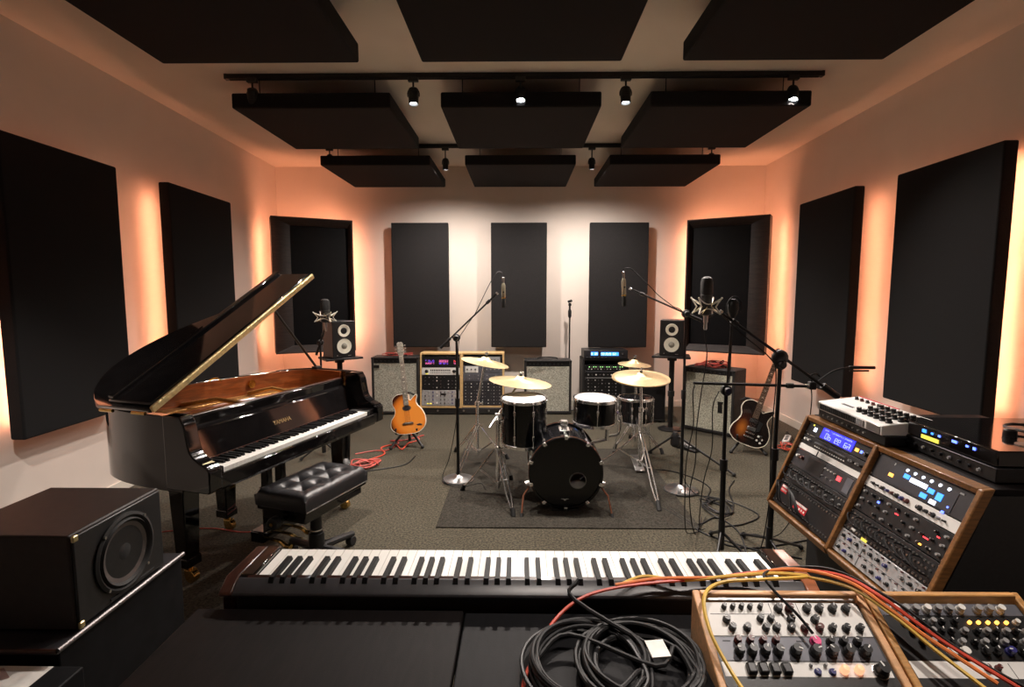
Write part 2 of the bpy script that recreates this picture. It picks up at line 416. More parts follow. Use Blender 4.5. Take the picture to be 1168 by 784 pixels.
def trap(p0, p1, z0, z1, wide_left, label):
    """corner panel with a sunk black centre; p0 left, p1 right corner of its face as seen from the room"""
    d = (V(p1) - V(p0)); w = d.length; d.normalize(); n = V((d.y, -d.x, 0))
    o = thing('corner_panel', label, 'acoustic panel', frame((p0[0], p0[1], z0), (d.x, d.y, 0), (-n.x, -n.y, 0), (0, 0, 1)), 'corner panels')
    h = z1 - z0; a = .21 if wide_left else .05; c = .05 if wide_left else .21
    # frame ring with sloped inside
    b = MB()
    ou = [(0, 0), (w, 0), (w, h), (0, h)]; inn = [(a, .09), (w - c, .09), (w - c, h - .09), (a, h - .09)]
    f0 = [b.b.verts.new((x, 0, z)) for x, z in ou]; f1 = [b.b.verts.new((x, .07, z)) for x, z in inn]
    bk = [b.b.verts.new((x, .20, z)) for x, z in ou]; b1 = [b.b.verts.new((x, .20, z)) for x, z in inn]
    fl = .018
    f2 = [b.b.verts.new((x + (fl if x == 0 else -fl), 0, z + (fl if z == 0 else -fl))) for x, z in ou]
    for i in range(4):
        j = (i + 1) % 4
        b.b.faces.new((f0[i], f0[j], f2[j], f2[i])); b.b.faces.new((f2[i], f2[j], f1[j], f1[i])); b.b.faces.new((f1[i], f1[j], b1[j], b1[i]))
        b.b.faces.new((b1[i], b1[j], bk[j], bk[i])); b.b.faces.new((bk[i], bk[j], f0[j], f0[i]))
    b.build('surround', 'frame', o, bevel=.004)
    MB().box((a + w - c) / 2, .10, h / 2, w - c - a + .02, .03, h - .17).build('sunk_centre', 'glossglass', o, bevel=.002)
    e = -.0 
    for x in (.03, w - .03): led(o, (x, .212, .05), (x, .212, h - .05), .014)
    led(o, (.12, .212, h - .03), (w - .12, .212, h - .03), .014)
    led(o, (.12, .212, .04), (w - .12, .212, .04), .014)
trap((-2.86, 6.12), (-2.05, 6.56), .775, 2.385, True, 'framed corner panel with a sunk black centre, behind the piano lid')
trap((2.055, 6.58), (2.84, 6.09), .775, 2.385, False, 'framed corner panel with a sunk black centre, behind the big studio microphone')

# ------------------------------------------------------------------ light tracks and spotlights
def track(x0, x1, y, label):
    o = thing('light_track', label, 'light track', T((x0 + x1) / 2, y, HC - .035))
    MB().box(0, 0, .0175, x1 - x0, .036, .035).build('rail', 'blackmetal', o, bevel=.003)
    for i in (-1, 1): MB().box(i * (x1 - x0) / 2, 0, .0175, .02, .040, .039).build('end_cap', 'blackplastic', o, bevel=.003)
    MB().box(0, 0, -.003, x1 - x0 - .05, .010, .008).build('contact_slot', 'rubber', o)
track(-2.16, 2.20, 4.02, 'long black light track across the ceiling with five spotlights')
track(-2.08, 2.08, 5.86, 'short far black light track above the rearmost ceiling panels')
def spot(x, y, target, label, power, lens='lens', lx=0, drop=0, cone=125, lit=True, size=.036):
    o = thing('spotlight', label, 'spotlight', T(x, y, HC - .035), 'track spotlights')
    MB().box(0, 0, -.016, .075, .034, .030).build('adapter', 'blackplastic', o, bevel=.004)
    MB().cyl((0, 0, -.03), (0, 0, -.075 - drop), .007, n=10).build('stem', 'blackmetal', o)
    hc = V((0, 0, -.135 - drop)); d = (V(target) - (V((x, y, HC - .035)) + hc)).normalized()
    A = T(*hc) @ d.to_track_quat('Z', 'Y').to_matrix().to_4x4()
    y_ = MB().tube(catmull([(-size - .006, 0, 0), (-size - .005, 0, .03), (-.02, 0, .062), (.02, 0, .062), (size + .005, 0, .03), (size + .006, 0, 0)], 5), .004, 6)
    y_.build('yoke', 'blackmetal', o, m=T(0, 0, -.135 - drop))
    r = size
    MB().lathe([(r * .62, -.062), (r * .9, -.055), (r, -.03), (r, .055), (r * .9, .055), (r * .86, .035), (0, .035)], 20, A).build('lamp_can', 'blackmetal', o)
    for k in range(4): MB().torus(r + .001, .0022, 20, 6, A @ T(0, 0, -.03 + k * .012)).build('cooling_ring', 'blackmetal', o)
    MB().lathe([(r * .82, .038), (r * .5, .044), (0, .046)], 20, A).build('lens', M[lens] if lit else M['glossglass'], o)
    if lit:
        L = bpy.data.lights.new('spot_lamp', 'SPOT'); L.energy = power; L.spot_size = Rd(cone); L.spot_blend = .9; L.shadow_soft_size = .03; L.color = (1, .885, .80)
        lo = bpy.data.objects.new('spot_lamp', L); C.objects.link(lo); lo.parent = o
        lo.matrix_local = T(*(hc + d * .06)) @ (-d).to_track_quat('Z', 'Y').to_matrix().to_4x4()
spot(-1.96, 4.00, (-2.4, 5.2, 1), 'unlit black spotlight at the piano end of the long track', 0, lit=False)
spot(-.775, 4.00, (-.72, 3.8, 0), 'lit spotlight pointing straight down, next left of the glaring one', 260)
spot(.010, 4.00, (.05, 2.6, .5), 'glaring white spotlight at the middle of the long track', 280)
spot(.775, 4.00, (.80, 3.75, 0), 'lit spotlight pointing down, on the track beside the ceiling panel gap over the drums', 240)
spot(1.985, 4.00, (1.6, 2.9, .5), 'lit white spotlight at the console end of the long track', 200)
spot(-2.06, 5.86, (-1.85, 5.15, .9), 'small spotlight with an added fill lamp at the far left end of the short track', 90, cone=80, size=.030)  # lamp added in a dark head, to brighten the left monitor
spot(-.80, 5.86, (-.84, 5.95, .3), 'small lit spotlight on the short track, above the panel over the orange guitar', 225, 'lenswarm', size=.030, cone=165, drop=.045)
spot(.785, 5.86, (.83, 5.95, .3), 'small lit spotlight on the short track, above the rack with the blue display', 225, 'lenswarm', size=.030, cone=165, drop=.045)
spot(2.07, 5.86, (1.85, 5.15, .7), 'small spotlight with an added fill lamp at the far right end of the short track', 110, cone=80, size=.030)  # dark head given an added lamp for the right monitor, amplifier and guitar
# unseen track with three spotlights, added above the desk as fill light
track(-1.6, 1.6, 1.0, 'added unseen light track over the desk, carrying the fill spotlights')
spot(-1.2, .98, (-2.92, 3.15, .12), 'added unseen spotlight at the loudspeaker end, brightening the low left wall', 230, size=.036, cone=34)
spot(.15, .98, (.2, 1.5, .7), 'added unseen fill spotlight over the desk above the cable coil', 75, size=.036, cone=70)
spot(1.05, .98, (.8, 1.1, .8), 'added unseen fill spotlight over the desk above the knobbed synthesizers', 105, size=.036, cone=70)
# ------------------------------------------------------------------ keyboards' keys
BLACKS = {1: .0, 3: .0, 6: 0, 8: 0, 10: 0}
def add_keys(parent, m, width, depth, wh, black_len, step=None):
    """88 keys along local x, fronts at y=0, tops at z=0"""
    p = width / 52
    wk = MB().box(0, depth / 2, -wh / 2, p - .0012, depth, wh).mesh('white_key', M['ivory'])
    b = MB(); bw = .0105
    n = b.box(0, 0, .006, bw, black_len, .012, taper=1.12)
    bk = b.mesh('black_key', M['ebony'])
    wi = 0; seq = [9, 10, 11] + [i % 12 for i in range(85)]
    for s in seq:
        if s in (1, 3, 6, 8, 10):
            off = {1: -.12, 3: .12, 6: -.15, 8: 0, 10: .15}[s] * p * .6
            place('black_key', bk, parent, m @ T(-width / 2 + wi * p + off, depth - black_len / 2, 0))
        else:
            place('white_key', wk, parent, m @ T(-width / 2 + (wi + .5) * p, 0, 0)); wi += 1

# ------------------------------------------------------------------ grand piano
PM = T(-1.206, 2.923, 0) @ RZ(math.atan2(.9585, .285))
pn = thing('grand_piano', 'black lacquered baby grand piano with its lid propped open', 'piano', PM)
ZT, ZB = .95, .60
rimpts = [(.725, .10), (.775, .40), (.765, .565), (.66, .68), (.47, .75), (.25, .81), (0, .86), (-.25, .88), (-.45, .84), (-.58, .74), (-.66, .60), (-.705, .38), (-.715, .10)]
rim = [(p.x, p.y) for p in catmull([(x, y, 0) for x, y in rimpts], 6)]
MB().ribbon(rim, 0, .045, ZB, ZT).build('case_rim', 'piano', pn, bevel=.004)
MB().ribbon([q for q in rim if q[1] > .25], .0455, .062, ZB + .02, ZT - .005).build('inner_rim', 'pianobrown', pn)
# cheeks with the curved arm profile, built in (y, z)
prof = [(.20, .61), (.20, .95), (.105, .95)] + [(p.x, p.y) for p in catmull([(.095, .945, 0), (.075, .905, 0), (.065, .85, 0), (.05, .79, 0), (.01, .755, 0), (-.035, .735, 0), (-.055, .715, 0)], 4)] + [(-.055, .62), (-.04, .61)]
AX = Matrix(((0, 0, 1, 0), (1, 0, 0, 0), (0, 1, 0, 0), (0, 0, 0, 1)))
MB().prism(prof, -.715, -.645, AX).build('bass_arm', 'piano', pn, bevel=.006)
MB().prism(prof, .655, .725, AX).build('treble_arm', 'piano', pn, bevel=.006)
MB().span((-.65, -.03, .60), (.66, .40, .655)).build('key_bed', 'piano', pn, bevel=.004)
MB().span((-.65, -.048, .615), (.66, -.026, .680)).build('key_slip', 'piano', pn, bevel=.006)
MB().span((-.65, -.026, .62), (-.606, .15, .71)).build('key_block', 'piano', pn, bevel=.006)
MB().span((.606, -.026, .62), (.66, .15, .71)).build('key_block', 'piano', pn, bevel=.006)
add_keys(pn, T(0, -.005, .693), 1.207, .150, .022, .096)
fb = [(.146, .70), (.190, .845), (.222, .862), (.222, .69)]
f = MB().prism(fb, -.65, .66, AX).build('fallboard', 'piano', pn, bevel=.005)
MB().span((-.60, .140, .700), (.60, .1455, .706)).build('felt_strip', 'keyred', pn)
# maker's lettering on the fallboard
fm = frame((-.01, .1645, .765), (1, 0, 0), (0, .29, .957), (0, -.957, .29))
lettering('YAMAHA', .034, 'gold', pn, T(0, -.003, 0) @ fm)
MB().span((-.65, .222, .72), (.66, .262, .905)).build('stretcher', 'piano', pn, bevel=.008)
MB().span((-.65, .262, .80), (.66, .300, .872)).build('pin_block', 'pianobrown', pn, bevel=.004)
MB().span((-.645, .228, .905), (.655, .256, .911)).build('music_desk_rail', 'keyred', pn, bevel=.003)
sb = [(p.x, max(p.y, .27)) for p in catmull([(x * .945, .165 + (y - .165) * .935, 0) for x, y in rimpts], 6) if p.y > .24]
MB().prism(sb, .775, .787).build('soundboard', 'soundboard', pn)
MB().prism(sb, .585, .605).build('bottom_brace_board', 'piano', pn)
# iron plate: outer band, struts, hitch pin rail
MB().ribbon([(x * .995, y * .995) for x, y in sb], .0, .085, .80, .822).build('iron_plate', 'plate', pn, bevel=.004)
MB().span((-.62, .31, .815), (.66, .40, .838)).build('tuning_pin_plate', 'plate', pn, bevel=.004)
for x, x2, y2 in ((-.42, -.46, .76), (-.02, -.10, .80), (.36, .30, .70)):
    MB().tube([(x, .36, .845), ((x + x2) / 2, (.36 + y2) / 2, .875), (x2, y2, .835)], .014, 8).build('plate_strut', 'plate', pn)
sm = MB()
for i in range(50):
    t = i / 49; x0 = -.60 + 1.22 * t
    y1 = .76 - .14 * max(0, t - .45) / .55 - .10 * max(0, .12 - t)
    x1 = x0 * .92 - .02
    if t < .28: x1 = x0 + .10 + .12 * t
    sm.tube([(x0, .37, .848), (x1, y1 - .02, .832)], .0009, 4)
sm.build('string_band', 'string', pn)['kind'] = 'stuff'
MB().tube(catmull([(-.52, .60, .805), (-.2, .68, .808), (.2, .66, .808), (.52, .52, .806)], 6), .010, 6).build('bridge', 'pianobrown', pn)
for x in (-.30, .08): MB().tube(catmull([(x, .80, .93), (x + .01, .78, .96), (x + .04, .76, .965), (x + .05, .74, .94)], 4), .004, 6).build('lid_hook', 'brass', pn)
MB().cyl((.35, .722, .89), (.35, .710, .89), .028, n=20).build('rim_badge', 'brass', pn)
# lid: hinge along the bass side, raised 29 degrees
LA = Rd(29.1)
LM = T(-.712, 0, .957) @ RY(-LA)
lid_out = [(0, .262), (1.295, .250), (1.325, .38), (1.315, .52)] + [(p.x, p.y) for p in catmull([(1.26, .535, 0), (1.12, .520, 0), (.90, .560, 0), (.76, .655, 0), (.63, .750, 0), (.44, .822, 0), (.26, .825, 0), (.10, .735, 0), (0, .60, 0)], 4)]
lid = MB().prism(lid_out, 0, .020).build('lid', 'piano', pn, bevel=.005, m=LM)
MB().span((.02, .262, .0215), (1.295, .53, .040)).build('folded_lid_flap', 'piano', pn, bevel=.006, m=LM)
MB().span((.03, .495, .0405), (1.30, .53, .056)).build('flap_edge_strip', 'piano', pn, bevel=.004, m=LM)
hb = MB(); hb.span((.0, .238, .008), (1.295, .252, .034))
for i in range(44): hb.cyl((.005 + i * .0293, .243, .034), (.005 + i * .0293 + .026, .243, .034), .0075, n=8)
hb.build('gold_hinge', 'gold', pn, m=LM)
for y in (.32, .52): MB().cyl((-.728, y - .04, .957), (-.728, y + .04, .957), .008, n=10).build('lid_hinge', 'brass', pn)
def lidp(a, b): return LM @ V((a, b, 0))
pa = V((.745, .50, .955)); pb = lidp(1.10, .50)
MB().tube([pa, pb], .009, 8).build('lid_prop', 'blackmetal', pn)
MB().box(.745, .50, .958, .06, .045, .02).build('prop_socket', 'blackmetal', pn, bevel=.004)
def pleg(x, y, s=1):
    l = MB(); l.box(x, y, .60 - .25, .105, .105, .46, taper=.72)
    g = l.build('leg', 'piano', pn, bevel=.006)
    MB().box(x, y, .115, .088, .088, .05).build('leg_foot', 'piano', g, bevel=.005)
    c = MB(); c.cyl((x, y, .092), (x, y, .062), .020, n=12); c.box(x, y - .012, .05, .040, .045, .035)
    c.cyl((x - .018, y - .022, .032), (x + .018, y - .022, .032), .032, n=20)
    c.build('brass_caster', 'brass', g, bevel=.002)
pleg(-.46, .40); pleg(.58, .20); pleg(.08, .70)
for x in (-.055, .055): MB().box(x, .25, .36, .040, .05, .44).build('lyre_post', 'piano', pn, bevel=.004)
MB().box(0, .25, .115, .30, .09, .065).build('pedal_box', 'piano', pn, bevel=.006)
for x in (-.09, 0, .09): MB().tube(catmull([(x, .25, .085), (x, .15, .080), (x, .11, .060), (x, .07, .055)], 4), lambda t: .008 + .008 * t, 8).build('pedal', 'brass', pn)

# ------------------------------------------------------------------ piano bench
BM = T(-1.105, 2.745, 0) @ RZ(math.atan2(.941, .338))
bn = thing('piano_bench', 'black tufted leather bench on a swivel base, beside the grand piano', 'bench', BM)
def cushion(w, d, z0, z1, nx=4, ny=2):
    b = MB(); NX, NY = 56, 36; g = []
    tx = [(-.5 + (i + 1) / (nx + 1)) * w for i in range(nx)]; ty = [(-.5 + (j + 1) / (ny + 1)) * d for j in range(ny)]
    def hgt(x, y):
        ex = 1 - min(1, (w / 2 - abs(x)) / .035); ey = 1 - min(1, (d / 2 - abs(y)) / .035)
        h = -.030 * (1 - math.sqrt(max(0, 1 - min(1, math.hypot(ex, ey)) ** 2)))
        for a in tx:
            for c in ty: h -= .020 * math.exp(-((x - a) ** 2 + (y - c) ** 2) / (.030 ** 2)) 
        # creases run diagonally between neighbouring tufts
        sx = w / (nx + 1); sy = d / (ny + 1)
        u = ((x + w / 2) / sx + (y + d / 2) / sy) % 2; v = ((x + w / 2) / sx - (y + d / 2) / sy + 8) % 2
        for q in (u, v):
            q = min(q, 2 - q); h -= .007 * math.exp(-(q / .10) ** 2) * min(1, max(0, (d / 2 - abs(y)) / .05)) * min(1, max(0, (w / 2 - abs(x)) / .05))
        return h
    for j in range(NY + 1):
        row = []
        for i in range(NX + 1):
            x = (i / NX - .5) * w; y = (j / NY - .5) * d
            row.append(b.b.verts.new((x, y, z1 + hgt(x, y))))
        g.append(row)
    for j in range(NY):
        for i in range(NX): b.b.faces.new((g[j][i], g[j][i + 1], g[j + 1][i + 1], g[j + 1][i]))
    edge = g[0] + [r[-1] for r in g[1:]] + g[-1][-2::-1] + [r[0] for r in g[-2:0:-1]]
    lo = [b.b.verts.new((v.co.x * .985, v.co.y * .985, z0)) for v in edge]; k = len(edge)
    for i in range(k): b.b.faces.new((edge[i], edge[(i + 1) % k], lo[(i + 1) % k], lo[i])[::-1])
    b.b.faces.new(lo)
    return b
cu = cushion(.50, .325, .425, .512).build('seat_cushion', 'leather', bn, ang=70)
for i in range(4):
    for j in range(2): MB().ball((-.25 + .10 * (i + 1), -.1625 + .1083 * (j + 1), .487), .008, (1, 1, .6), 10).build('tuft_button', 'leather', cu)
MB().box(0, 0, .415, .485, .31, .022).build('seat_board', 'piano', bn, bevel=.004)
MB().box(0, 0, .380, .45, .27, .05).build('lift_box', 'piano', bn, bevel=.006)
for y in (-.158, .158): MB().cyl((-.24, y, .425), (.24, y, .425), .004, n=8).build('edge_trim', 'steel', bn)
kb = MB().cyl((-.235, 0, .37), (-.275, 0, .37), .012, n=12).build('height_shaft', 'blackmetal', bn)
MB().cyl((-.272, 0, .37), (-.305, 0, .37), .034, .030, n=20).build('height_knob', 'blackplastic', kb, bevel=.004)
MB().cyl((-.303, 0, .37), (-.310, 0, .37), .010, n=12).build('brass_cap', 'brass', kb)
MB().cyl((0, 0, .35), (0, 0, .20), .030, n=20).build('gas_column', 'blackplastic', bn)
MB().cyl((0, 0, .22), (0, 0, .213), .033, n=20).build('chrome_ring', 'chrome', bn)
MB().cyl((0, 0, .20), (0, 0, .05), .040, .048, n=20).build('base_hub', 'blackplastic', bn, bevel=.004)
for k in range(5):
    a = -1.30 + k * 2 * PI / 5; dx, dy = math.cos(a), math.sin(a)
    l = MB().tube([(dx * .03, dy * .03, .105), (dx * .16, dy * .16, .085), (dx * .29, dy * .29, .062)], lambda t: .026 - .008 * t, 10).build('leg', 'blackplastic', bn)
    MB().cyl((dx * .275 - dy * .02, dy * .275 + dx * .02, .028), (dx * .275 + dy * .02, dy * .275 - dx * .02, .028), .028, n=16).build('caster', 'rubber', l, bevel=.004)

# ------------------------------------------------------------------ subwoofer and its stand, lower left
st = thing('speaker_stand_box', 'low black stand with metal edging, carrying the big dark loudspeaker', 'speaker stand', T(-1.62, 1.62, 0))
MB().span((-.35, -.24, .02), (.32, .30, .485)).build('body', 'deskgrey', st, bevel=.004)
MB().span((-.36, -.25, .485), (.325, .305, .5)).build('top', 'keybody', st, bevel=.003)
MB().cyl((.325, -.25, .497), (.325, .305, .497), .008, n=10).build('metal_edge', 'edgemetal', st)
MB().cyl((-.36, -.25, .497), (.325, -.25, .497), .006, n=10).build('metal_edge', 'keyred', st)
for x in (-.3, .27):
    for y in (-.19, .25): MB().cyl((x, y, 0), (x, y, .022), .02, n=12).build('foot', 'rubber', st)
sp = thing('subwoofer', 'big dark brown loudspeaker with a single woofer, low on the left', 'speaker', T(-1.505, 1.64, .5))
SW, SD, SH = .395, .385, .29
MB().box(0, 0, SH / 2 + .006, SW, SD, SH).build('cabinet', 'subbox', sp, bevel=.006)
SM = frame((SW / 2, 0, .15), (0, 1, 0), (0, 0, 1), (1, 0, 0))
MB().box(0, 0, .004, SD - .012, SH - .012, .008).build('baffle', 'blackplastic', sp, m=SM, bevel=.004)
WMx = SM @ T(.005, .0, .008)
MB().lathe([(.128, 0), (.128, .006), (.118, .010), (.112, .006), (.112, 0)], 40, WMx, caps=False).build('woofer_ring', 'rubber', sp)
MB().lathe([(.112, .002), (.104, .012), (.096, .004)], 40, WMx, caps=False).build('surround', 'rubber', sp)
MB().lathe([(.096, .004), (.030, -.035 + .02)], 40, WMx, caps=False).build('cone', 'cone', sp)
MB().lathe([(.036, -.012), (.026, .0), (.0, .006)], 30, WMx, caps=False).build('dust_cap', 'rubber', sp)
for a in (.8, 2.35, 3.95, 5.5): MB().cyl((.123 * math.cos(a), .123 * math.sin(a), .006), (.123 * math.cos(a), .123 * math.sin(a), .012), .005, n=8, m=WMx).build('bolt', 'steel', sp)
for sx in (-1, 1):
    for sy in (-1, 1): MB().box(sx * (SD / 2 - .012), sy * (SH / 2 - .012), .008, .02, .02, .010).build('corner_plate', 'gold', sp, m=SM, bevel=.004) if sx < 0 else None
MB().box(.03, -.125, .010, .20, .006, .004).build('port_lip', 'rubber', sp, m=SM)
for x in (-.15, .15):
    for y in (-.14, .14): MB().cyl((x, y, 0), (x, y, .008), .015, n=10).build('foot', 'rubber', sp)
# printed sheet on a ledge in front of the stand
ph = thing('low_box', 'black low box below the loudspeaker stand, at the photo corner', 'box', T(-1.47, 1.12, 0))
MB().span((-.35, -.25, .0), (.26, .235, .465)).build('body', 'deskgrey', ph, bevel=.004)
pg = thing('printed_sheet', 'white printed sheet with dark picture lying in the bottom left corner', 'print', T(-1.47, 1.215, .4665))
MB().span((-.3, -.25, -.0005), (.18, .135, .0008)).build('paper', 'white', pg)
MB().prism([(-.28, .02), (-.12, .10), (-.02, .115), (.05, .05), (.03, -.06), (-.08, -.2), (-.28, -.2)], .0012, .0016).build('printed_picture', 'printdark', pg)
MB().prism([(-.02, .10), (.05, .125), (.10, .09), (.04, .05), (0, .06)], .0018, .0022).build('printed_picture', 'skin', pg)
# ------------------------------------------------------------------ desk
DZ = .80
dk = thing('desk', 'wide dark desk across the bottom of the photo', 'desk', T(.3, .6, 0))
def dspan(a, b): return MB().span((a[0] - .3, a[1] - .6, a[2]), (b[0] - .3, b[1] - .6, b[2]))
dspan((-.715, .05, DZ - .026), (-.1215, 1.10, DZ)).build('top_board', 'desk', dk, bevel=.003)
dspan((-.1185, .05, DZ - .030), (1.30, 1.10, DZ - .005)).build('top_board', 'deskgrey', dk, bevel=.003)
dspan((-.72, 1.03, .70), (.74, 1.33, .725)).build('keyboard_shelf', 'desk', dk, bevel=.003)
for x in (-.70, .30, 1.27): dspan((x - .015, .10, 0), (x + .015, 1.08, DZ - .03)).build('side_panel', 'desk', dk, bevel=.003)
for x in (-.70, .70): dspan((x - .015, 1.08, 0), (x + .015, 1.30, .70)).build('side_panel', 'desk', dk, bevel=.003)
dspan((-.69, .5, .2), (1.26, .515, DZ - .03)).build('modesty_panel', 'desk', dk)
dspan((-.150, 1.06, DZ - .005), (-.128, 1.075, DZ + .004)).build('hinge_plate', 'blackmetal', dk) if False else None

# ------------------------------------------------------------------ stage keyboard, its front towards the drums
kb = thing('digital_piano', 'long dark stage keyboard with 88 keys, lying across the desk', 'keyboard', T(0, 1.2, .725))
KW = 1.205
# local: camera side is -y
MB().span((-.62, -.045, .0), (.62, .10, .088)).build('lower_case', 'keybody', kb, bevel=.004)
AXr = Matrix(((0, 0, 1, 0), (1, 0, 0, 0), (0, 1, 0, 0), (0, 0, 0, 1)))
MB().prism([(-.078, .0), (-.078, .092), (-.096, .098), (-.098, .106), (-.070, .127), (-.060, .128), (-.060, .0)], -.640, .640, AXr).build('rear_rail', 'keybody', kb, bevel=.004)
MB().prism([(-.066, .126), (-.058, .131), (-.050, .126), (-.050, .10), (-.066, .10)], -.62, .62, AXr).build('felt_edge', 'keyred', kb)
add_keys(kb, T(-.002, .080, .122) @ RZ(PI), KW, .152, .030, .096)
for s, mt in ((-1, 'keyred'), (1, 'keyorange')):
    b = MB().prism([(s * .606, -.06), (s * .606, .082), (s * .640, .082), (s * .640, -.06)][::s], .0, .132)
    b.build('end_block', 'piano', kb, bevel=.004)
    MB().prism([(.086, 0), (.086, .128), (-.058, .128), (-.094, .106), (-.094, .098), (-.078, .09), (-.078, 0)], min(s * .641, s * .672), max(s * .641, s * .672), AXr).build('end_cheek', mt, kb, bevel=.005)

# ------------------------------------------------------------------ synthesizer cases on the desk
SL = math.atan2(.095, .165)
def synth_case(name, label, x0, x1, wood):
    """wedge case with a sloping face; face frame origin at its rear left corner, x to the right, y up the slope"""
    w = x1 - x0; yr, yf = 1.02, .855
    t = thing(name, label, 'synthesizer', T((x0 + x1) / 2, 0, DZ - .005))
    zr, zf = .105, .012
    sd = [(yf, 0), (yr, 0), (yr, zr), (yf, zf)]
    for s in (-1, 1):
        a = s * (w / 2); b = s * (w / 2 - .014)
        MB().prism(sd, min(a, b), max(a, b), AX).build('wooden_cheek', wood, t, bevel=.0025)
    MB().span((-w / 2 + .014, yr - .014, 0), (w / 2 - .014, yr, zr)).build('wooden_back', wood, t, bevel=.0025)
    L = math.hypot(yr - yf, zr - zf); c, s_ = (yr - yf) / L, (zr - zf) / L
    fr = frame((-w / 2, yr, zr), (1, 0, 0), (0, c, s_), (0, -s_, c))
    MB().prism([(yf + .003, .003), (yr - .015, .003), (yr - .015, zr - .018), (yf + .003, zf - .006)], -w / 2 + .015, w / 2 - .015, AX).build('case_body', 'blackplastic', t)
    return t, fr, L
def panel(t, fr, x0, x1, y0, y1, mt, z=-.007):
    """a sunk module panel in face coordinates; y runs down the slope as positive numbers"""
    b = MB().span((x0, -y1, z - .004), (x1, -y0, z))
    p = b.build('module_panel', mt, t, m=fr, bevel=.001)
    return p
def kn(p, x, y, r, h, mt='knob', z=-.007): return knob(p, x, -y, r * 1.18, h * 1.1, mt, z)
t, fr, L = synth_case('modular_synthesizer', 'wooden synthesizer case with white and slate panels, nearer the cable coil', .352, .690, 'birch')
W = .338; i0 = .018; i1 = W - .018
MB().cyl((.02, -.018, -.004), (W - .02, -.018, -.004), .003, n=6).build('panel_rail', 'steel', t, m=fr)
p = panel(t, fr, i0, i1, .022, .088, 'unitwhite')
cols = [.055, .072, .089, .106, .126]
for x in cols: kn(p, x, .033, .0042, .012)
for x in (.160, .182, .216, .240, .266, .292): kn(p, x, .036, .0066, .014, 'knob' if x < .18 or x > .2 else 'knobred')
for x in (.118, .138): kn(p, x, .056, .0056, .012)
for x in (.052, .176, .222): kn(p, x, .058, .0062, .013)
for x in (.058, .086, .122, .142, .170, .196, .224, .248, .274, .300): kn(p, x, .074, .0060, .013, 'knob' if x not in (.196, .224) else 'knobred')
for x in (.146, .200): chip(p, x, -.055, .0008, .062, 'unitgrey', -.0066, 'seam', .0006)
chip(p, .085, -.046, .12, .0007, 'unitgrey', -.0066, 'seam', .0006)
p = panel(t, fr, i0, i1, .0895, .132, 'unitslate')
for x in (.060, .083, .107, .131): kn(p, x, .098, .0058, .014, 'knobred'); kn(p, x - .003, .117, .0076, .018)
kn(p, .160, .117, .0085, .019)
for x in (.195, .226, .255, .286): kn(p, x, .118, .0085, .019)
kn(p, .205, .099, .0085, .010, 'knobpink')
for x in (.232, .256, .282): kn(p, x, .099, .0064, .014)
for x in (.040, .178): chip(p, x, -.097, .014, .0018, 'printdark', -.0066, 'slot', .0006)
p = panel(t, fr, i0, i1, .1335, L - .008, 'unitwhite')
for x in (.068, .089, .110, .131):
    k = MB().box(0, 0, 0, .0155, .018, .012, taper=1.1); k.build('push_button', 'knob', p, m=T(x, -.1475, -.001), bevel=.0025)
for x in (.186, .212): kn(p, x, .151, .0052, .006, 'knobblue')
for x in (.178, .204): kn(p, x, .140, .0026, .008, 'knobgrey')
for x in (.234, .260): MB().lathe([(.0075, 0), (.0072, .010), (.005, .014), (0, .015)], 16).build('glowing_button', 'lampglow', p, m=T(x, -.148, -.007))
MB().lathe([(.0135, 0), (.0135, .0015), (.011, .002)], 24).build('dial_ring', 'chrome', p, m=T(.298, -.150, -.007))
kn(p, .298, .150, .0105, .020)
t, fr, L = synth_case('drum_synthesizer', 'wooden synthesizer case with dark panel and amber lights, in the corner', .694, 1.004, 'oak')
W = .310; i0 = .018; i1 = W - .018
p = panel(t, fr, i0, i1, .022, .046, 'unitslate')
for k, x in enumerate((.045, .065, .085, .107, .128, .150, .172, .206, .228, .250)):
    kn(p, x, .036, .0065, .014, 'knobgrey' if k % 3 else 'knobwhite')
p = panel(t, fr, i0, i1, .0475, .128, 'unitblack')
for r, y in enumerate((.060, .078, .098)):
    for k, x in enumerate((.050, .068, .086, .104, .122, .146)):
        kn(p, x + r * .006, y, .0052, .012, 'knob' if (k + r) % 3 else 'knobgrey')
    for k, x in enumerate((.176, .194, .212, .230, .248, .268)):
        if r: kn(p, x, y, .0052, .012, 'knob' if (k + r) % 2 else 'knobgrey')
for x in (.176, .193, .211, .228, .246): MB().lathe([(.0032, 0), (.003, .005), (0, .0065)], 12).build('amber_light', 'ledorange', p, m=T(x, -.060, -.007))
kn(p, .264, .060, .0048, .010, 'knobwhite')
for x in (.105, .127): kn(p, x, .116, .0075, .013, 'knobwhite')
for k, x in enumerate((.168, .188, .212, .234, .260)): kn(p, x, .114, .0065, .013, 'knobblue' if k in (2,) else 'knob')
for x in (.168, .188, .212): chip(p, x, -.108, .003, .0022, 'ledblue', -.0062, 'blue_light', .0015)
p = panel(t, fr, i0, i1, .1295, L - .008, 'unitwhite')
for x in (.150, .170): kn(p, x, .142, .0045, .010, 'knobred')
for x in (.195, .225): chip(p, x, -.148, .0008, .03, 'unitgrey', -.0066, 'seam', .0006)

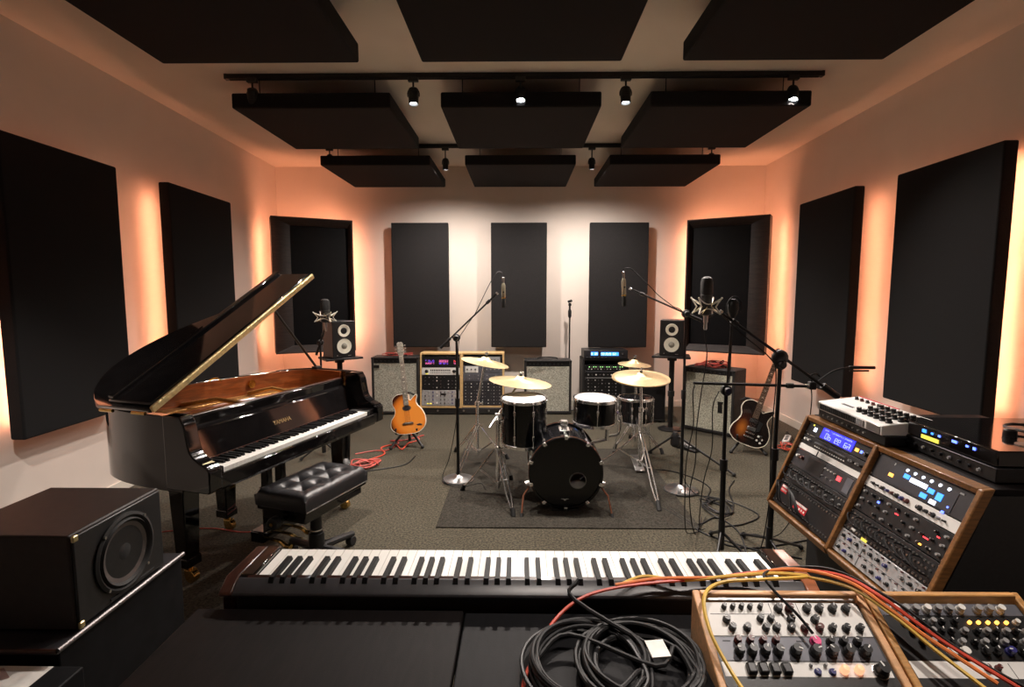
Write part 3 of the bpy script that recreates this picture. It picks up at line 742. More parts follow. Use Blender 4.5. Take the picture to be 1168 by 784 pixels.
# ------------------------------------------------------------------ cables lying on the desk
def cable(name, label, pts, r, mt, n=6, k=6, group=None, cat='cable', closed=False):
    o = MB().tube(catmull(pts, n, closed), r, k, closed=closed).build(name, mt)
    return tag(o, label, cat, group)
def coil(cx, cy, rx, ry, z, turns, jit, seed, lead, lead_end):
    rn = random.Random(seed); P = []
    for t in range(turns):
        ox, oy = rn.uniform(-jit, jit), rn.uniform(-jit, jit); sx = rn.uniform(.82, 1.08); zz = z + .0052 + .0052 * (t % 4) + rn.uniform(0, .004)
        for a in range(12):
            th = a * PI / 6
            P.append((cx + ox + rx * sx * math.cos(th), cy + oy + ry * sx * math.sin(th), zz + .008 * (1 + math.sin(th * 2 + t)) * .5))
    return lead + P + lead_end
DT = DZ - .005
cable('cable_coil', 'big coil of black cable lying on the desk before the wooden synthesizer', coil(.225, .925, .104, .108, DT, 17, .012, 3, [(.13, 1.10, .872), (.12, 1.06, .85)], [(.30, .95, DT + .03), (.25, .90, DT + .028), (.10, .985, DT + .03), (.03, .93, DT + .012)]), .0046, 'cableblack', 5, 7)
cable('cable_coil', 'loose outer loops of black cable left of the big coil on the desk', coil(.135, .925, .112, .120, DT, 8, .010, 8, [], [(.20, .83, DT + .005), (.26, .78, DT + .006)]), .0042, 'cablegrey', 5, 7)
# long leads draped over the keyboard and the cases
cable('patch_cable', 'red orange lead looping from beside the cable coil over the keyboard edge to the cases',
      [(.02, .80, DT + .005), (.008, .87, DT + .006), (.03, .95, DT + .008), (.075, 1.03, .825), (.13, 1.065, .850), (.20, 1.085, .862), (.30, 1.10, .868), (.42, 1.115, .870), (.52, 1.115, .885), (.60, 1.09, .905), (.66, 1.03, .925), (.70, .97, .915), (.76, .90, .878), (.84, .80, .845)], .0036, 'cablered', 7)
cable('patch_cable', 'yellow lead running along the keyboard edge and down beside the white synthesizer panel',
      [(.215, 1.095, .862), (.28, 1.125, .868), (.36, 1.11, .868), (.47, 1.095, .888), (.55, 1.075, .905), (.60, 1.05, .912), (.50, 1.03, .917), (.41, 1.02, .915), (.365, .985, .905), (.357, .93, .872), (.375, .87, .835), (.395, .80, .815)], .0038, 'cableyellow', 7)
cable('patch_cable', 'orange lead along the keyboard edge, crossing the gap between both wooden cases',
      [(.21, 1.09, .868), (.31, 1.108, .873), (.45, 1.10, .882), (.58, 1.075, .915), (.655, 1.01, .926), (.70, .955, .905), (.735, .91, .882), (.80, .83, .85)], .0034, 'cableorange', 7)
cable('patch_cable', 'thin black lead from the white synthesizer knobs up over the case back',
      [(.548, .93, .868), (.535, .96, .885), (.515, 1.0, .902), (.505, 1.03, .915), (.53, 1.08, .905), (.60, 1.11, .90), (.66, 1.05, .925), (.72, .96, .912), (.78, .88, .872), (.86, .79, .845)], .0028, 'cableblack', 7)
cable('patch_cable', 'ochre lead under the orange one in the gap between the wooden cases',
      [(.60, 1.065, .905), (.66, 1.005, .915), (.705, .945, .895), (.74, .89, .868), (.78, .82, .842)], .0036, 'cableyellow', 7)
sq = tag(MB().box(0, 0, .001, .036, .042, .002).build('paper_square', 'white', None, m=T(.262, .935, DT + .036) @ RZ(.12) @ RX(.1)), 'small white square of paper lying among the black cable coil', 'paper')
# ------------------------------------------------------------------ drums
def hoop(R, z, r=.007): return MB().lathe([(R - .002, z - .011), (R + .006, z - .011), (R + .006, z + .011), (R + .002, z + .013), (R - .002, z + .011)], 48, caps=False)
def lugs(parent, R, z0, z1, n, mt='chrome', both=True):
    def mk():
        b = MB(); b.box(.007, 0, 0, .014, .016, .038); return b.mesh('lug', M[mt])
    me = shared(('lug', mt), mk)
    rod = shared(('rod', round(z1 - z0, 3)), lambda: MB().cyl((0, 0, z0), (0, 0, z1), .0032, n=6).mesh('tension_rod', M['chrome']))
    cl = shared('claw', lambda: MB().box(0, 0, 0, .014, .014, .014).mesh('claw', M['chrome']))
    for i in range(n):
        a = 2 * PI * (i + .5) / n
        m = RZ(a)
        place('lug', me, parent, m @ T(R, 0, z1 - .075), bevel=.003)
        if both: place('lug', me, parent, m @ T(R, 0, z0 + .075), bevel=.003)
        q = place('tension_rod', rod, parent, m @ T(R + .010, 0, 0))
        place('claw', cl, q, T(0, 0, z1 - .002), bevel=.003)
def drum(name, label, m, R, h, n=6, head='drumhead'):
    t = thing(name, label, 'drum', m)
    MB().lathe([(R, .012), (R, h - .012), (R - .007, h - .012), (R - .007, .012), (R, .012)], 48, caps=False).build('shell', 'drumblack', t)
    MB().lathe([(R - .004, h - .004), (R - .006, h + .002), (0, h + .002)], 48, caps=False).build('drum_head', head, t)
    MB().lathe([(R - .004, .004), (R - .006, -.002), (0, -.002)], 48, caps=False).build('bottom_head', 'drumhead', t)
    hoop(R, h - .002).build('hoop', 'chrome', t); hoop(R, .002).build('hoop', 'chrome', t)
    lugs(t, R, .0, h, n, both=h > .2)
    return t
# bass drum: local z is its axis, front head at z=0 facing the camera
KM = frame((.322, 3.50, .272), (1, 0, 0), (0, .0, 1), (0, -1, 0))
kd = thing('bass_drum', 'black bass drum with a round hole in its black front head', 'drum', KM)
KR = .245; KD = .40
MB().lathe([(KR, -.015), (KR, -KD + .015), (KR - .007, -KD + .015), (KR - .007, -.015), (KR, -.015)], 64, caps=False).build('shell', 'drumblack', kd)
MB().lathe([(KR - .0075, -.02), (KR - .0075, -KD + .02)], 64, caps=False).build('inner_shell', 'drumred', kd)
for z in (-.004, -KD + .004):
    MB().lathe([(KR - .006, z - .019), (KR + .010, z - .019), (KR + .010, z + .019), (KR - .006, z + .019), (KR - .006, z - .019)], 64, caps=False).build('hoop', 'drumblack', kd, bevel=.002)
    MB().torus(KR + .0105, .0022, 64, 6, T(0, 0, z)).build('copper_inlay', 'drumcopper', kd)
# front head with the port hole
b = MB(); n = 64
HX, HY, HR = .082, -.052, .055
def ringv(cx, cy, r, z=.004): return [b.b.verts.new((cx + r * math.cos(2 * PI * i / n), cy + r * math.sin(2 * PI * i / n), z)) for i in range(n)]
ro = ringv(0, 0, KR - .006); ri = ringv(HX, HY, HR)
ed = [b.b.edges.new((r[i], r[(i + 1) % n])) for r in (ro, ri) for i in range(n)]
bmesh.ops.triangle_fill(b.b, use_beauty=True, edges=ed)
b.build('front_head', 'drumblack', kd)
MB().torus(HR, .0025, 48, 6, T(HX, HY, .005)).build('port_ring', 'steel', kd)
MB().lathe([(KR - .008, -KD + .004), (0, -KD + .004)], 48, caps=False).build('batter_head', 'drumhead', kd)
lg = MB(); lg.prism([(-.028, .004), (-.010, .0), (-.006, -.006), (0, -.009), (.006, -.006), (.010, 0), (.028, .004), (.012, .006), (0, .003), (-.012, .006)], .0045, .0052)
lg.build('head_emblem', 'pointer', kd, m=T(-.005, -.185, 0))
for i in range(10):
    a = 2 * PI * (i + .5) / 10; ca, sa = math.cos(a), math.sin(a)
    q = MB().cyl((ca * (KR + .016), sa * (KR + .016), .012), (ca * (KR + .016), sa * (KR + .016), -KD - .012), .0032, n=6).build('tension_rod', 'chrome', kd)
    for z in (.005, -KD - .005): MB().box(KR + .006, 0, z, .030, .026, .040).build('claw', 'chrome', q, bevel=.005, m=RZ(a))
    MB().box(KR + .007, 0, 0, .016, .018, .045).build('lug', 'chrome', kd, m=RZ(a) @ T(0, 0, -.09), bevel=.004)
    MB().box(KR + .007, 0, 0, .016, .018, .045).build('lug', 'chrome', kd, m=RZ(a) @ T(0, 0, -KD + .09), bevel=.004)
# tom post on top of the shell
tp = MB(); tp.box(0, KR + .012, -.17, .075, .018, .10); tp.cyl((0, KR + .01, -.17), (0, KR + .075, -.17), .020, n=16); tp.box(0, KR + .065, -.17, .05, .03, .05)
tp.build('tom_mount', 'chrome', kd, bevel=.004)
for s in (-1, 1):
    q = MB().tube([(s * KR * .93, -.09, -.06), (s * (KR + .045), -.16, -.0), (s * (KR + .058), -.262, .10)], .0065, 8).build('spur', 'drumcopper', kd)
    MB().cyl((s * (KR + .0575), -.250, .09), (s * (KR + .059), -.271, .108), .012, n=10).build('rubber_foot', 'rubber', q)
    MB().cyl((s * KR * .9, -.085, -.06), (s * (KR + .03), -.10, -.05), .022, n=14).build('spur_bracket', 'chrome', kd)
MB().box(0, -KR - .018, -.02, .20, .018, .06).build('hoop_pad', 'rubber', kd, bevel=.003)
pw = MB(); pw.ball((0, 0, 0), 1, (.13, .07, .09), 24)
pl = tag(pw.build('damping_pillow', 'white', None, m=T(.40, 3.578, .100) @ RY(-.22)), 'white pillow inside the bass drum, seen through the hole in its front', 'pillow')

drum('floor_tom', 'deep black tom with white head, left of the bass drum under the big cymbal', T(.037, 3.86, .385) @ RX(.05), .166, .335, 8)
rt = drum('rack_tom', 'shallow black tom with white head, right above the bass drum', T(.565, 3.90, .525) @ RX(.03) @ RY(.03), .157, .185, 6)
for s in (1,): MB().tube(catmull([(s * .165, 0, .09), (.20, 0, .05), (.20, .02, -.08), (.12, .05, -.12)], 5), .010, 8).build('tom_holder', 'chrome', rt)
MB().cyl((.10, -.02, -.13), (.10, -.02, -.02), .016, n=12).build('tom_bracket', 'chrome', rt)
MB().tube([(.10, -.02, -.12), (-.05, -.03, -.16), (-.22, -.05, -.17)], .012, 10).build('tom_arm', 'chrome', rt)
ft = drum('snare_drum', 'black drum with chrome fittings half hidden behind the hi-hat cymbals', T(1.06, 4.72, .33), .15, .22, 8, head='drumblack')
for k in range(3):
    a = .5 + k * 2 * PI / 3
    q = MB().tube([(.155 * math.cos(a), .155 * math.sin(a), .12), (.165 * math.cos(a), .165 * math.sin(a), -.1), (.20 * math.cos(a),  .20 * math.sin(a), -.322)], .007, 8).build('leg', 'chrome', ft)
    MB().ball((.20 * math.cos(a), .20 * math.sin(a), -.316), .014, n=10).build('rubber_foot', 'rubber', q)

def cymbal(label, c, R, tilt, az, dome=.0, two=False, name='cymbal'):
    m = T(*c) @ RZ(az) @ RX(tilt)
    t = thing(name, label, 'cymbal', m)
    pr = [(.0, .032), (.012, .032), (.030, .027), (.045, .014), (.055, .007), (R * .55, -.004), (R, -.020), (R, -.0212), (R * .55, -.0055), (.055, .0055), (.045, .012), (.030, .025), (.012, .030), (0, .030)]
    MB().lathe(pr, 64, caps=False).build('cymbal_plate', 'cymbal', t, ang=60)
    MB().lathe([(.011, .032), (.013, .040), (.011, .046)], 14).build('felt_washer', 'rubber', t)
    MB().cyl((0, 0, .02), (0, 0, .075), .004, n=8).build('threaded_rod', 'chrome', t)
    w = MB(); w.cyl((0, 0, .046), (0, 0, .058), .009, n=10); w.box(0, 0, .060, .034, .006, .012); w.build('wing_nut', 'chrome', t, bevel=.002)
    if two:
        MB().lathe([(r, -z - .034) for r, z in pr], 64, caps=False).build('bottom_cymbal', 'cymbal', t, ang=60)
    return t
def stand(name, label, top, foot, hub, feet, r=.011, spread=.2, tilt_at=None, cat='stand', bend=None):
    """chrome double-braced tripod stand: pole from hub height to top; feet are floor points"""
    t = thing(name, label, cat, T(foot[0], foot[1], 0))
    P = V((foot[0], foot[1], 0))
    MB().cyl((0, 0, .06), (0, 0, hub + .22), r * 1.25, n=14).build('lower_tube', 'chrome', t)
    top = V(top) - P
    if bend:
        bd = V(bend) - P
        MB().cyl((0, 0, hub + .2), bd, r, n=14).build('upper_tube', 'chrome', t)
        MB().cyl(bd - (top - bd) * .35, top, r * .7, n=12).build('boom_arm', 'chrome', t)
        MB().cyl(bd + V((-.02, 0, 0)), bd + V((.02, 0, 0)), .016, n=12).build('tilter', 'chrome', t)
    else:
        MB().cyl((0, 0, hub + .2), top, r, n=14).build('upper_tube', 'chrome', t)
    for z in (hub + .20, hub):
        c = MB().cyl((0, 0, z - .018), (0, 0, z + .018), r * 2.0, n=16).build('clamp', 'chrome', t, bevel=.003)
        w = MB(); w.cyl((r * 2, 0, z), (r * 3.6, 0, z), .006, n=8); w.box(r * 4, 0, z, .012, .006, .030); w.build('wing_screw', 'chrome', c, bevel=.002)
    MB().cyl((0, 0, .085), (0, 0, .115), r * 1.9, n=16).build('brace_collar', 'chrome', t, bevel=.002)
    for f in feet:
        f = V((f[0], f[1], 0)) - P; d = V((f.x, f.y, 0)).normalized(); nn = V((-d.y, d.x, 0))
        L = math.hypot(f.x, f.y)
        mid = V((f.x * .50, f.y * .50, hub * .52))
        lg = MB()
        for s in (-1, 1):
            lg.tube(catmull([d * .018 + nn * s * .010 + V((0, 0, hub)), mid + nn * s * .013, V((f.x * .75, f.y * .75, hub * .27)) + nn * s * .014, f * .96 + nn * s * .003 + V((0, 0, .035))], 5), .0058, 7)
        l = lg.build('leg', 'chrome', t)
        MB().cyl(f * .93 + V((0, 0, .055)), f + V((0, 0, .004)), .014, .018, n=12).build('rubber_foot', 'rubber', l)
        MB().cyl(mid - nn * .018, mid + nn * .018, .006, n=8).build('rivet_pin', 'chrome', l)
        bb = MB()
        for s in (-1, 1): bb.tube([d * .016 + nn * s * .008 + V((0, 0, .10)), mid + nn * s * .009], .0035, 6)
        bb.build('brace', 'chrome', t)
    return t
# stand carrying the deep tom and the big cymbal
s1 = stand('cymbal_stand', 'front chrome tripod stand beside the deep tom, its foot before the bass drum', (.010, 4.12, .80), (-.155, 3.78, 0), .36, [(-.035, 3.40), (-.43, 3.86), (-.06, 4.10)], bend=(-.155, 3.82, .60))
MB().tube([(0, .0, .52), (.02, .03, .56), (.035, .06, .56)], .011, 8).build('tom_clamp', 'chrome', s1)
cymbal('large bronze cymbal over the deep tom', (.006, 3.80, .868), .250, Rd(-6), 0)
bpy.data.objects['cymbal'].matrix_world = T(.012, 4.13, .812) @ RY(Rd(6)) @ RX(Rd(1))
s2 = stand('cymbal_stand', 'rear left chrome tripod stand in front of the wooden racks', (-.285, 4.45, .935), (-.365, 4.55, 0), .33, [(-.50, 4.14), (-.60, 4.85), (-.10, 4.62)])
c2 = cymbal('bronze cymbal tilted in front of the wooden racks', (-.285, 4.45, .925), .205, 0, 0); c2.matrix_world = T(-.285, 4.45, .925) @ RY(Rd(11)) @ RX(Rd(1))
hs = stand('hihat_stand', 'chrome hi-hat tripod stand with long legs, right of the bass drum', (1.005, 4.30, .80), (1.01, 4.28, 0), .34, [(.965, 3.50), (.69, 4.46), (1.14, 4.55)])
pe = MB(); pe.prism([(-.04, 0), (.04, 0), (.035, .26), (-.035, .26)], 0, .012, T(1.01 - 1.01, -.02, .02) @ RX(.22)); pe.build('pedal', 'steel', hs, bevel=.003)
cymbal('pair of hi-hat cymbals on the chrome stand right of the drums', (1.005, 4.30, .815), .236, Rd(8), 0, two=True, name='hihat_cymbals')
s3 = stand('cymbal_stand', 'far chrome stand behind the hi-hat', (1.10, 4.98, .82), (1.13, 5.02, 0), .30, [(1.34, 4.80), (.92, 4.95), (1.15, 5.34)])
c3 = cymbal('small pale cymbal peeking out behind the hi-hat', (1.10, 4.95, .838), .155, 0, 0); c3.matrix_world = T(1.10, 4.98, .838) @ RY(Rd(3)) @ RX(Rd(3))
# ------------------------------------------------------------------ microphone stands
def disc_base(t, r=.125):
    b = MB().lathe([(r, 0), (r, .010), (r - .006, .018), (.05, .026), (.028, .040), (.016, .05), (0, .05)], 40).build('round_base', 'steel', t)
    MB().torus(r, .006, 40, 6, T(0, 0, .007)).build('rubber_rim', 'rubber', b)
def clutch(t, p, d=(0, 1, 0), r=.03):
    d = V(d).normalized(); p = V(p)
    c = MB().cyl(p - d * .016, p + d * .016, r, n=20).build('boom_clutch', 'blackplastic', t, bevel=.004)
    MB().cyl(p - d * .016, p - d * .040, r * .75, r * .6, n=12).build('clutch_knob', 'blackplastic', c, bevel=.003)
def boom_stand(name, label, foot, joint, tip, tail, base='disc', feet=None, cw=.012, r=.0095):
    t = thing(name, label, 'microphone stand', T(foot[0], foot[1], 0)); P = V((foot[0], foot[1], 0))
    J, A, B = V(joint) - P, V(tip) - P, V(tail) - P
    if base == 'disc': disc_base(t)
    else:
        MB().cyl((0, 0, .03), (0, 0, .20), .018, n=14).build('leg_hub', 'blackplastic', t)
        for f in feet:
            f = V((f[0], f[1], 0)) - P
            l = MB().tube([V((0, 0, .13)) + f * .04, f * .95 + V((0, 0, .022))], .0085, 8).build('leg', 'blackmetal', t)
            MB().cyl(f * .92 + V((0, 0, .028)), f + V((0, 0, .009)), .013, n=10).build('rubber_foot', 'rubber', l)
    MB().cyl((0, 0, .04), J * .55 + V((0, 0, 0)), r * 1.3, n=14).build('lower_tube', 'blackmetal', t)
    MB().cyl(J * .55 - V((0, 0, .03)), J * .55 + V((0, 0, .035)), r * 1.9, n=14).build('grip', 'blackplastic', t)
    MB().cyl(J * .55, J, r * .95, n=14).build('upper_tube', 'blackmetal', t)
    clutch(t, J)
    MB().cyl(B, A, r * .72, n=10).build('boom_arm', 'blackmetal', t)
    d = (A - B).normalized()
    MB().cyl(B, B + d * .11, cw, n=14).build('counterweight', 'blackplastic', t, bevel=.003)
    MB().cyl(A - d * .12, A - d * .085, r * 1.3, n=12).build('boom_collar', 'blackplastic', t)
    MB().cyl(A - d * .015, A, r * 1.2, n=12).build('thread_tip', 'chrome', t)
    return t
def lead(name, label, pts, r=.003, mt='cableblack', group=None): return cable(name, label, pts, r, mt, 7, 6, group)
def pencil_mic(label, top, bot, r=.016):
    """condenser hanging head down; top end carries the plug"""
    t = thing('condenser_microphone', label, 'microphone', align(top, bot)); h = (V(bot) - V(top)).length
    MB().lathe([(.005, 0), (.009, .004), (.0095, h * .18), (.008, h * .20), (.011, h * .22)], 16).build('plug', 'steel', t)
    MB().lathe([(.010, h * .20), (r, h * .27), (r, h * .66), (r * .95, h * .67)], 20).build('body', 'micbody', t)
    MB().lathe([(r, h * .66), (r * 1.03, h * .68), (r * 1.03, h * .70), (r, h * .71)], 20).build('ring', 'brass', t)
    MB().lathe([(r, h * .70), (r, h * .97), (r * .85, h), (0, h)], 20).build('grille_head', 'micgrille', t)
    return t
boom_stand('boom_microphone_stand', 'black boom stand on a round base, left of the drum kit', (-.485, 4.09), (-.488, 4.09, 1.15), (-.165, 4.09, 1.500), (-.615, 4.09, 1.068))
m1 = pencil_mic('slim champagne microphone hanging over the left side of the drums', (-.122, 4.09, 1.62), (-.118, 4.09, 1.385))
MB().tube([(-.030, 0, .115), (-.018, 0, .115)], .006, 8).build('swivel_clip', 'blackplastic', m1)
lead('microphone_cable', 'black lead looping from the left overhead microphone down its boom stand',
     [(-.122, 4.09, 1.615), (-.135, 4.09, 1.655), (-.17, 4.085, 1.655), (-.22, 4.08, 1.58), (-.30, 4.075, 1.42), (-.345, 4.07, 1.33), (-.42, 4.07, 1.22), (-.47, 4.065, 1.10), (-.475, 4.07, .7), (-.50, 4.065, .45), (-.55, 4.05, .2), (-.60, 4.02, .05), (-.52, 3.93, .012), (-.42, 3.93, .010), (-.30, 4.0, .010), (-.25, 3.86, .016)])
boom_stand('boom_microphone_stand', 'black boom stand on a round base, right of the hi-hat', (1.232, 3.89), (1.228, 3.89, 1.345), (.81, 3.89, 1.532), (1.345, 3.89, 1.295))
m2 = pencil_mic('slim champagne microphone hanging over the right side of the drums', (.763, 3.89, 1.655), (.775, 3.89, 1.40))
MB().tube([(-.036, 0, .115), (-.018, 0, .115)], .006, 8).build('swivel_clip', 'blackplastic', m2)
lead('microphone_cable', 'black lead looping from the right overhead microphone along its boom',
     [(.763, 3.89, 1.648), (.775, 3.885, 1.675), (.81, 3.88, 1.678), (.86, 3.875, 1.635), (.95, 3.87, 1.55), (1.02, 3.87, 1.48), (1.12, 3.872, 1.405), (1.21, 3.87, 1.33), (1.215, 3.868, 1.0), (1.235, 3.865, .6), (1.22, 3.868, .2), (1.28, 3.80, .04), (1.36, 3.72, .014), (1.42, 3.62, .012)])
# big boom stand by the console
boom_stand('boom_microphone_stand', 'tall black boom stand beside the slanted rack console, holding the big studio microphone', (1.40, 2.84), (1.413, 2.84, 1.115), (1.075, 2.84, 1.40), (1.735, 2.84, .935), 'legs', [(1.42, 2.56), (1.66, 2.98), (1.38, 3.14)], cw=.019, r=.0115)
MB().ball((.0, 0, 0), .045, (1, .6, 1), 14, T(.01, 0, 1.15)).build('clutch_cover', 'blackplastic', bpy.data.objects['boom_microphone_stand.002'])
def shock_mic(label, c, s=1.0, label2=None, rot=0):
    """large condenser in a spider shock mount; c is the mount centre"""
    t = thing('studio_microphone', label, 'microphone', T(*c) @ RZ(rot))
    MB().lathe([(.024 * s, -.045), (.028 * s, -.04), (.028 * s, .055), (.0285 * s, .06)], 24).build('body', 'micdark', t)
    MB().torus(.0285 * s, .002, 24, 6, T(0, 0, .062)).build('ring', 'micdark', t)
    MB().lathe([(.0285 * s, .063), (.030 * s, .08), (.030 * s, .130), (.026 * s, .150), (.014 * s, .160), (0, .162)], 24).build('grille_head', 'micgrille', t)
    mt = shared(('shock', s), lambda: None) if False else None
    f = MB(); R = .082 * s
    for z, rr in ((.045, R), (-.035, R * .9)):
        for k in range(4):
            a0 = k * PI / 2 + PI / 4; a1 = a0 + PI / 2
            p0 = V((rr * math.cos(a0), rr * math.sin(a0), z)); p1 = V((rr * math.cos(a1), rr * math.sin(a1), z))
            md = (p0 + p1) * .28; md.z = z * .3
            f.tube(catmull([p0, md, p1], 5), .0034, 6)
    for k in range(4):
        a = k * PI / 2 + PI / 4
        f.tube([(R * math.cos(a), R * math.sin(a), .050), (R * .62 * math.cos(a), R * .62 * math.sin(a), .0), (R * .9 * math.cos(a), R * .9 * math.sin(a), -.038)], .004, 6)
        f.ball((R * math.cos(a), R * math.sin(a), .047), .005, n=8)
    f.build('shock_mount', 'nickel', t)
    e = MB()
    for k in range(8):
        a = k * PI / 4 + .2; b_ = a + .45
        e.tube([(R * .8 * math.cos(a), R * .8 * math.sin(a), .035 - .07 * (k % 2)), (.029 * s * math.cos(b_), .029 * s * math.sin(b_), .0)], .0014, 5)
    e.build('elastic_cord', 'gold', t)
    MB().lathe([(.012, -.085), (.013, -.05), (.022 * s, -.043)], 14).build('lower_collar', 'steel', t)
    MB().lathe([(.006, -.125), (.0095, -.118), (.0095, -.085)], 14).build('plug', 'steel', t)
    return t
sm1 = shock_mic('big dark studio microphone in a silver shock mount, held by the tall boom', (1.003, 2.84, 1.425), 1.05)
MB().tube([(.055, 0, -.03), (.035, 0, -.045), (.0, 0, -.06)], .006, 8).build('mount_bracket', 'blackmetal', sm1)
lead('microphone_cable', 'thin black lead hanging straight down from the big studio microphone',
     [(1.005, 2.84, 1.305), (1.004, 2.84, 1.26), (1.02, 2.85, 1.15), (1.0, 2.86, .95), (.985, 2.87, .75), (.995, 2.9, .55), (.985, 2.95, .35), (1.02, 3.0, .15), (1.08, 3.1, .03), (1.15, 3.25, .012), (1.22, 3.4, .012)])
sm2 = shock_mic('dark studio microphone in a silver shock mount, over the far end of the piano', (-1.70, 4.60, 1.285), 1.35)
boom_stand('boom_microphone_stand', 'dark stand behind the piano carrying the piano microphone', (-1.80, 4.72), (-1.80, 4.72, 1.05), (-1.71, 4.62, 1.20), (-1.87, 4.80, .93), 'legs', [(-1.95, 4.55), (-1.62, 4.66), (-1.82, 4.98)])
# stand with the horizontal boom
s5 = boom_stand('boom_microphone_stand', 'black stand with a level boom between the studio microphone lead and the dark guitar', (1.165, 2.92), (1.160, 2.92, .955), (1.615, 2.92, .980), (.975, 2.92, .997), 'legs', [(1.04, 2.68), (1.30, 2.70), (1.19, 3.15)], cw=.008, r=.0115)
MB().cyl((-.002, 0, .95), (.012, 0, 1.40), .006, n=10).build('top_rod', 'blackmetal', s5)
MB().cyl((.018, .02, .98), (.024, .02, 1.40), .0035, n=8).build('cable_run', 'cableblack', s5)
dm = thing('dynamic_microphone', 'round dark microphone with a curled lead, on top of the level boom stand', 'microphone', T(1.178, 2.92, 1.415))
MB().lathe([(0, -.06), (.012, -.058), (.024, -.03), (.032, .0), (.030, .03), (.018, .048), (0, .052)], 20).build('grille_head', 'micgrille', dm)
MB().lathe([(.010, -.10), (.014, -.06), (.014, -.05)], 14).build('body', 'micdark', dm)
MB().tube(catmull([(-.036, -.01, -.03), (-.036, -.01, .02), (-.010, -.01, .060), (.022, -.01, .058), (.042, -.01, .025), (.036, -.01, -.02)], 6), .004, 7).build('lead_loop', 'cablegrey', dm)
cl = thing('small_microphone', 'slim black microphone on a bent gooseneck at the end of the level boom', 'microphone', T(1.635, 2.92, .985))
MB().box(0, 0, 0, .038, .034, .045).build('clamp', 'blackplastic', cl, bevel=.006)
MB().tube(catmull([(0, 0, .015), (-.01, 0, .055), (.02, 0, .065), (.04, 0, .05)], 5), .005, 7).build('clamp_lever', 'blackmetal', cl)
MB().tube(catmull([(.012, 0, .0), (.06, 0, .045), (.12, -.01, .088), (.19, -.02, .105)], 6), .0048, 8).build('gooseneck', 'blackmetal', cl)
MB().cyl((.185, -.02, .105), (.315, -.04, .106), .009, n=12).build('grille_head', 'micdark', cl, bevel=.003)
MB().cyl((.190, -.02, .085), (.285, -.035, .088), .005, n=10).build('body', 'micdark', cl)
lead('microphone_cable', 'black lead hanging from the clamp at the end of the level boom', [(1.63, 2.915, .965), (1.632, 2.91, .9), (1.628, 2.91, .75), (1.64, 2.91, .5), (1.60, 2.95, .25), (1.55, 3.05, .05), (1.45, 3.15, .010), (1.36, 3.1, .010)])
lead('microphone_cable', 'wavy black lead hanging from the left tip of the level boom to the carpet', [(.985, 2.925, .985), (.978, 2.93, .93), (.99, 2.94, .75), (.965, 2.96, .55), (.975, 3.0, .3), (1.0, 3.05, .10), (1.06, 3.15, .012), (1.18, 3.22, .010)])
lead('microphone_cable', 'black lead falling beside the level boom stand from its clutch to the floor tangle', [(1.125, 2.93, .95), (1.10, 2.95, .85), (1.115, 2.98, .6), (1.09, 3.02, .4), (1.10, 3.1, .15), (1.16, 3.25, .014), (1.25, 3.4, .012)])
lead('microphone_cable', 'black lead running down the tall boom stand beside the console', [(1.09, 2.83, 1.375), (1.2, 2.828, 1.275), (1.35, 2.826, 1.15), (1.385, 2.822, 1.05), (1.375, 2.822, .7), (1.38, 2.822, .35), (1.35, 2.84, .06), (1.28, 2.86, .010), (1.22, 2.78, .010)])
# stand behind the middle amplifier
ms = thing('microphone_stand', 'thin black straight stand rising behind the middle amplifier', 'microphone stand', T(.645, 6.70, 0))
disc_base(ms, .11)
MB().cyl((0, 0, .04), (0, 0, 1.22), .010, n=12).build('pole', 'blackmetal', ms)
MB().lathe([(.012, 1.18), (.022, 1.20), (.022, 1.27), (.012, 1.29), (.012, 1.33), (.020, 1.335), (.020, 1.36), (.012, 1.37)], 14).build('clip', 'blackplastic', ms)
MB().cyl((-.02, 0, 1.385), (.02, -.03, 1.40), .016, n=12).build('clip_jaw', 'blackplastic', ms)
# low tripod beside the hi-hat
lt = thing('low_tripod', 'black folding tripod lying low on the carpet right of the hi-hat', 'stand', T(1.43, 4.72, 0))
MB().lathe([(.03, .10), (.045, .12), (.04, .20), (.02, .235), (0, .24)], 16).build('hub', 'blackplastic', lt)
for f in ((.33, -.52), (-.36, -.12), (.10, .30)):
    l = MB().tube([(f[0] * .06, f[1] * .06, .20), (f[0], f[1], .02)], .010, 8).build('leg', 'blackmetal', lt)
    MB().ball((f[0], f[1], .018), .017, n=10).build('rubber_foot', 'rubber', l)
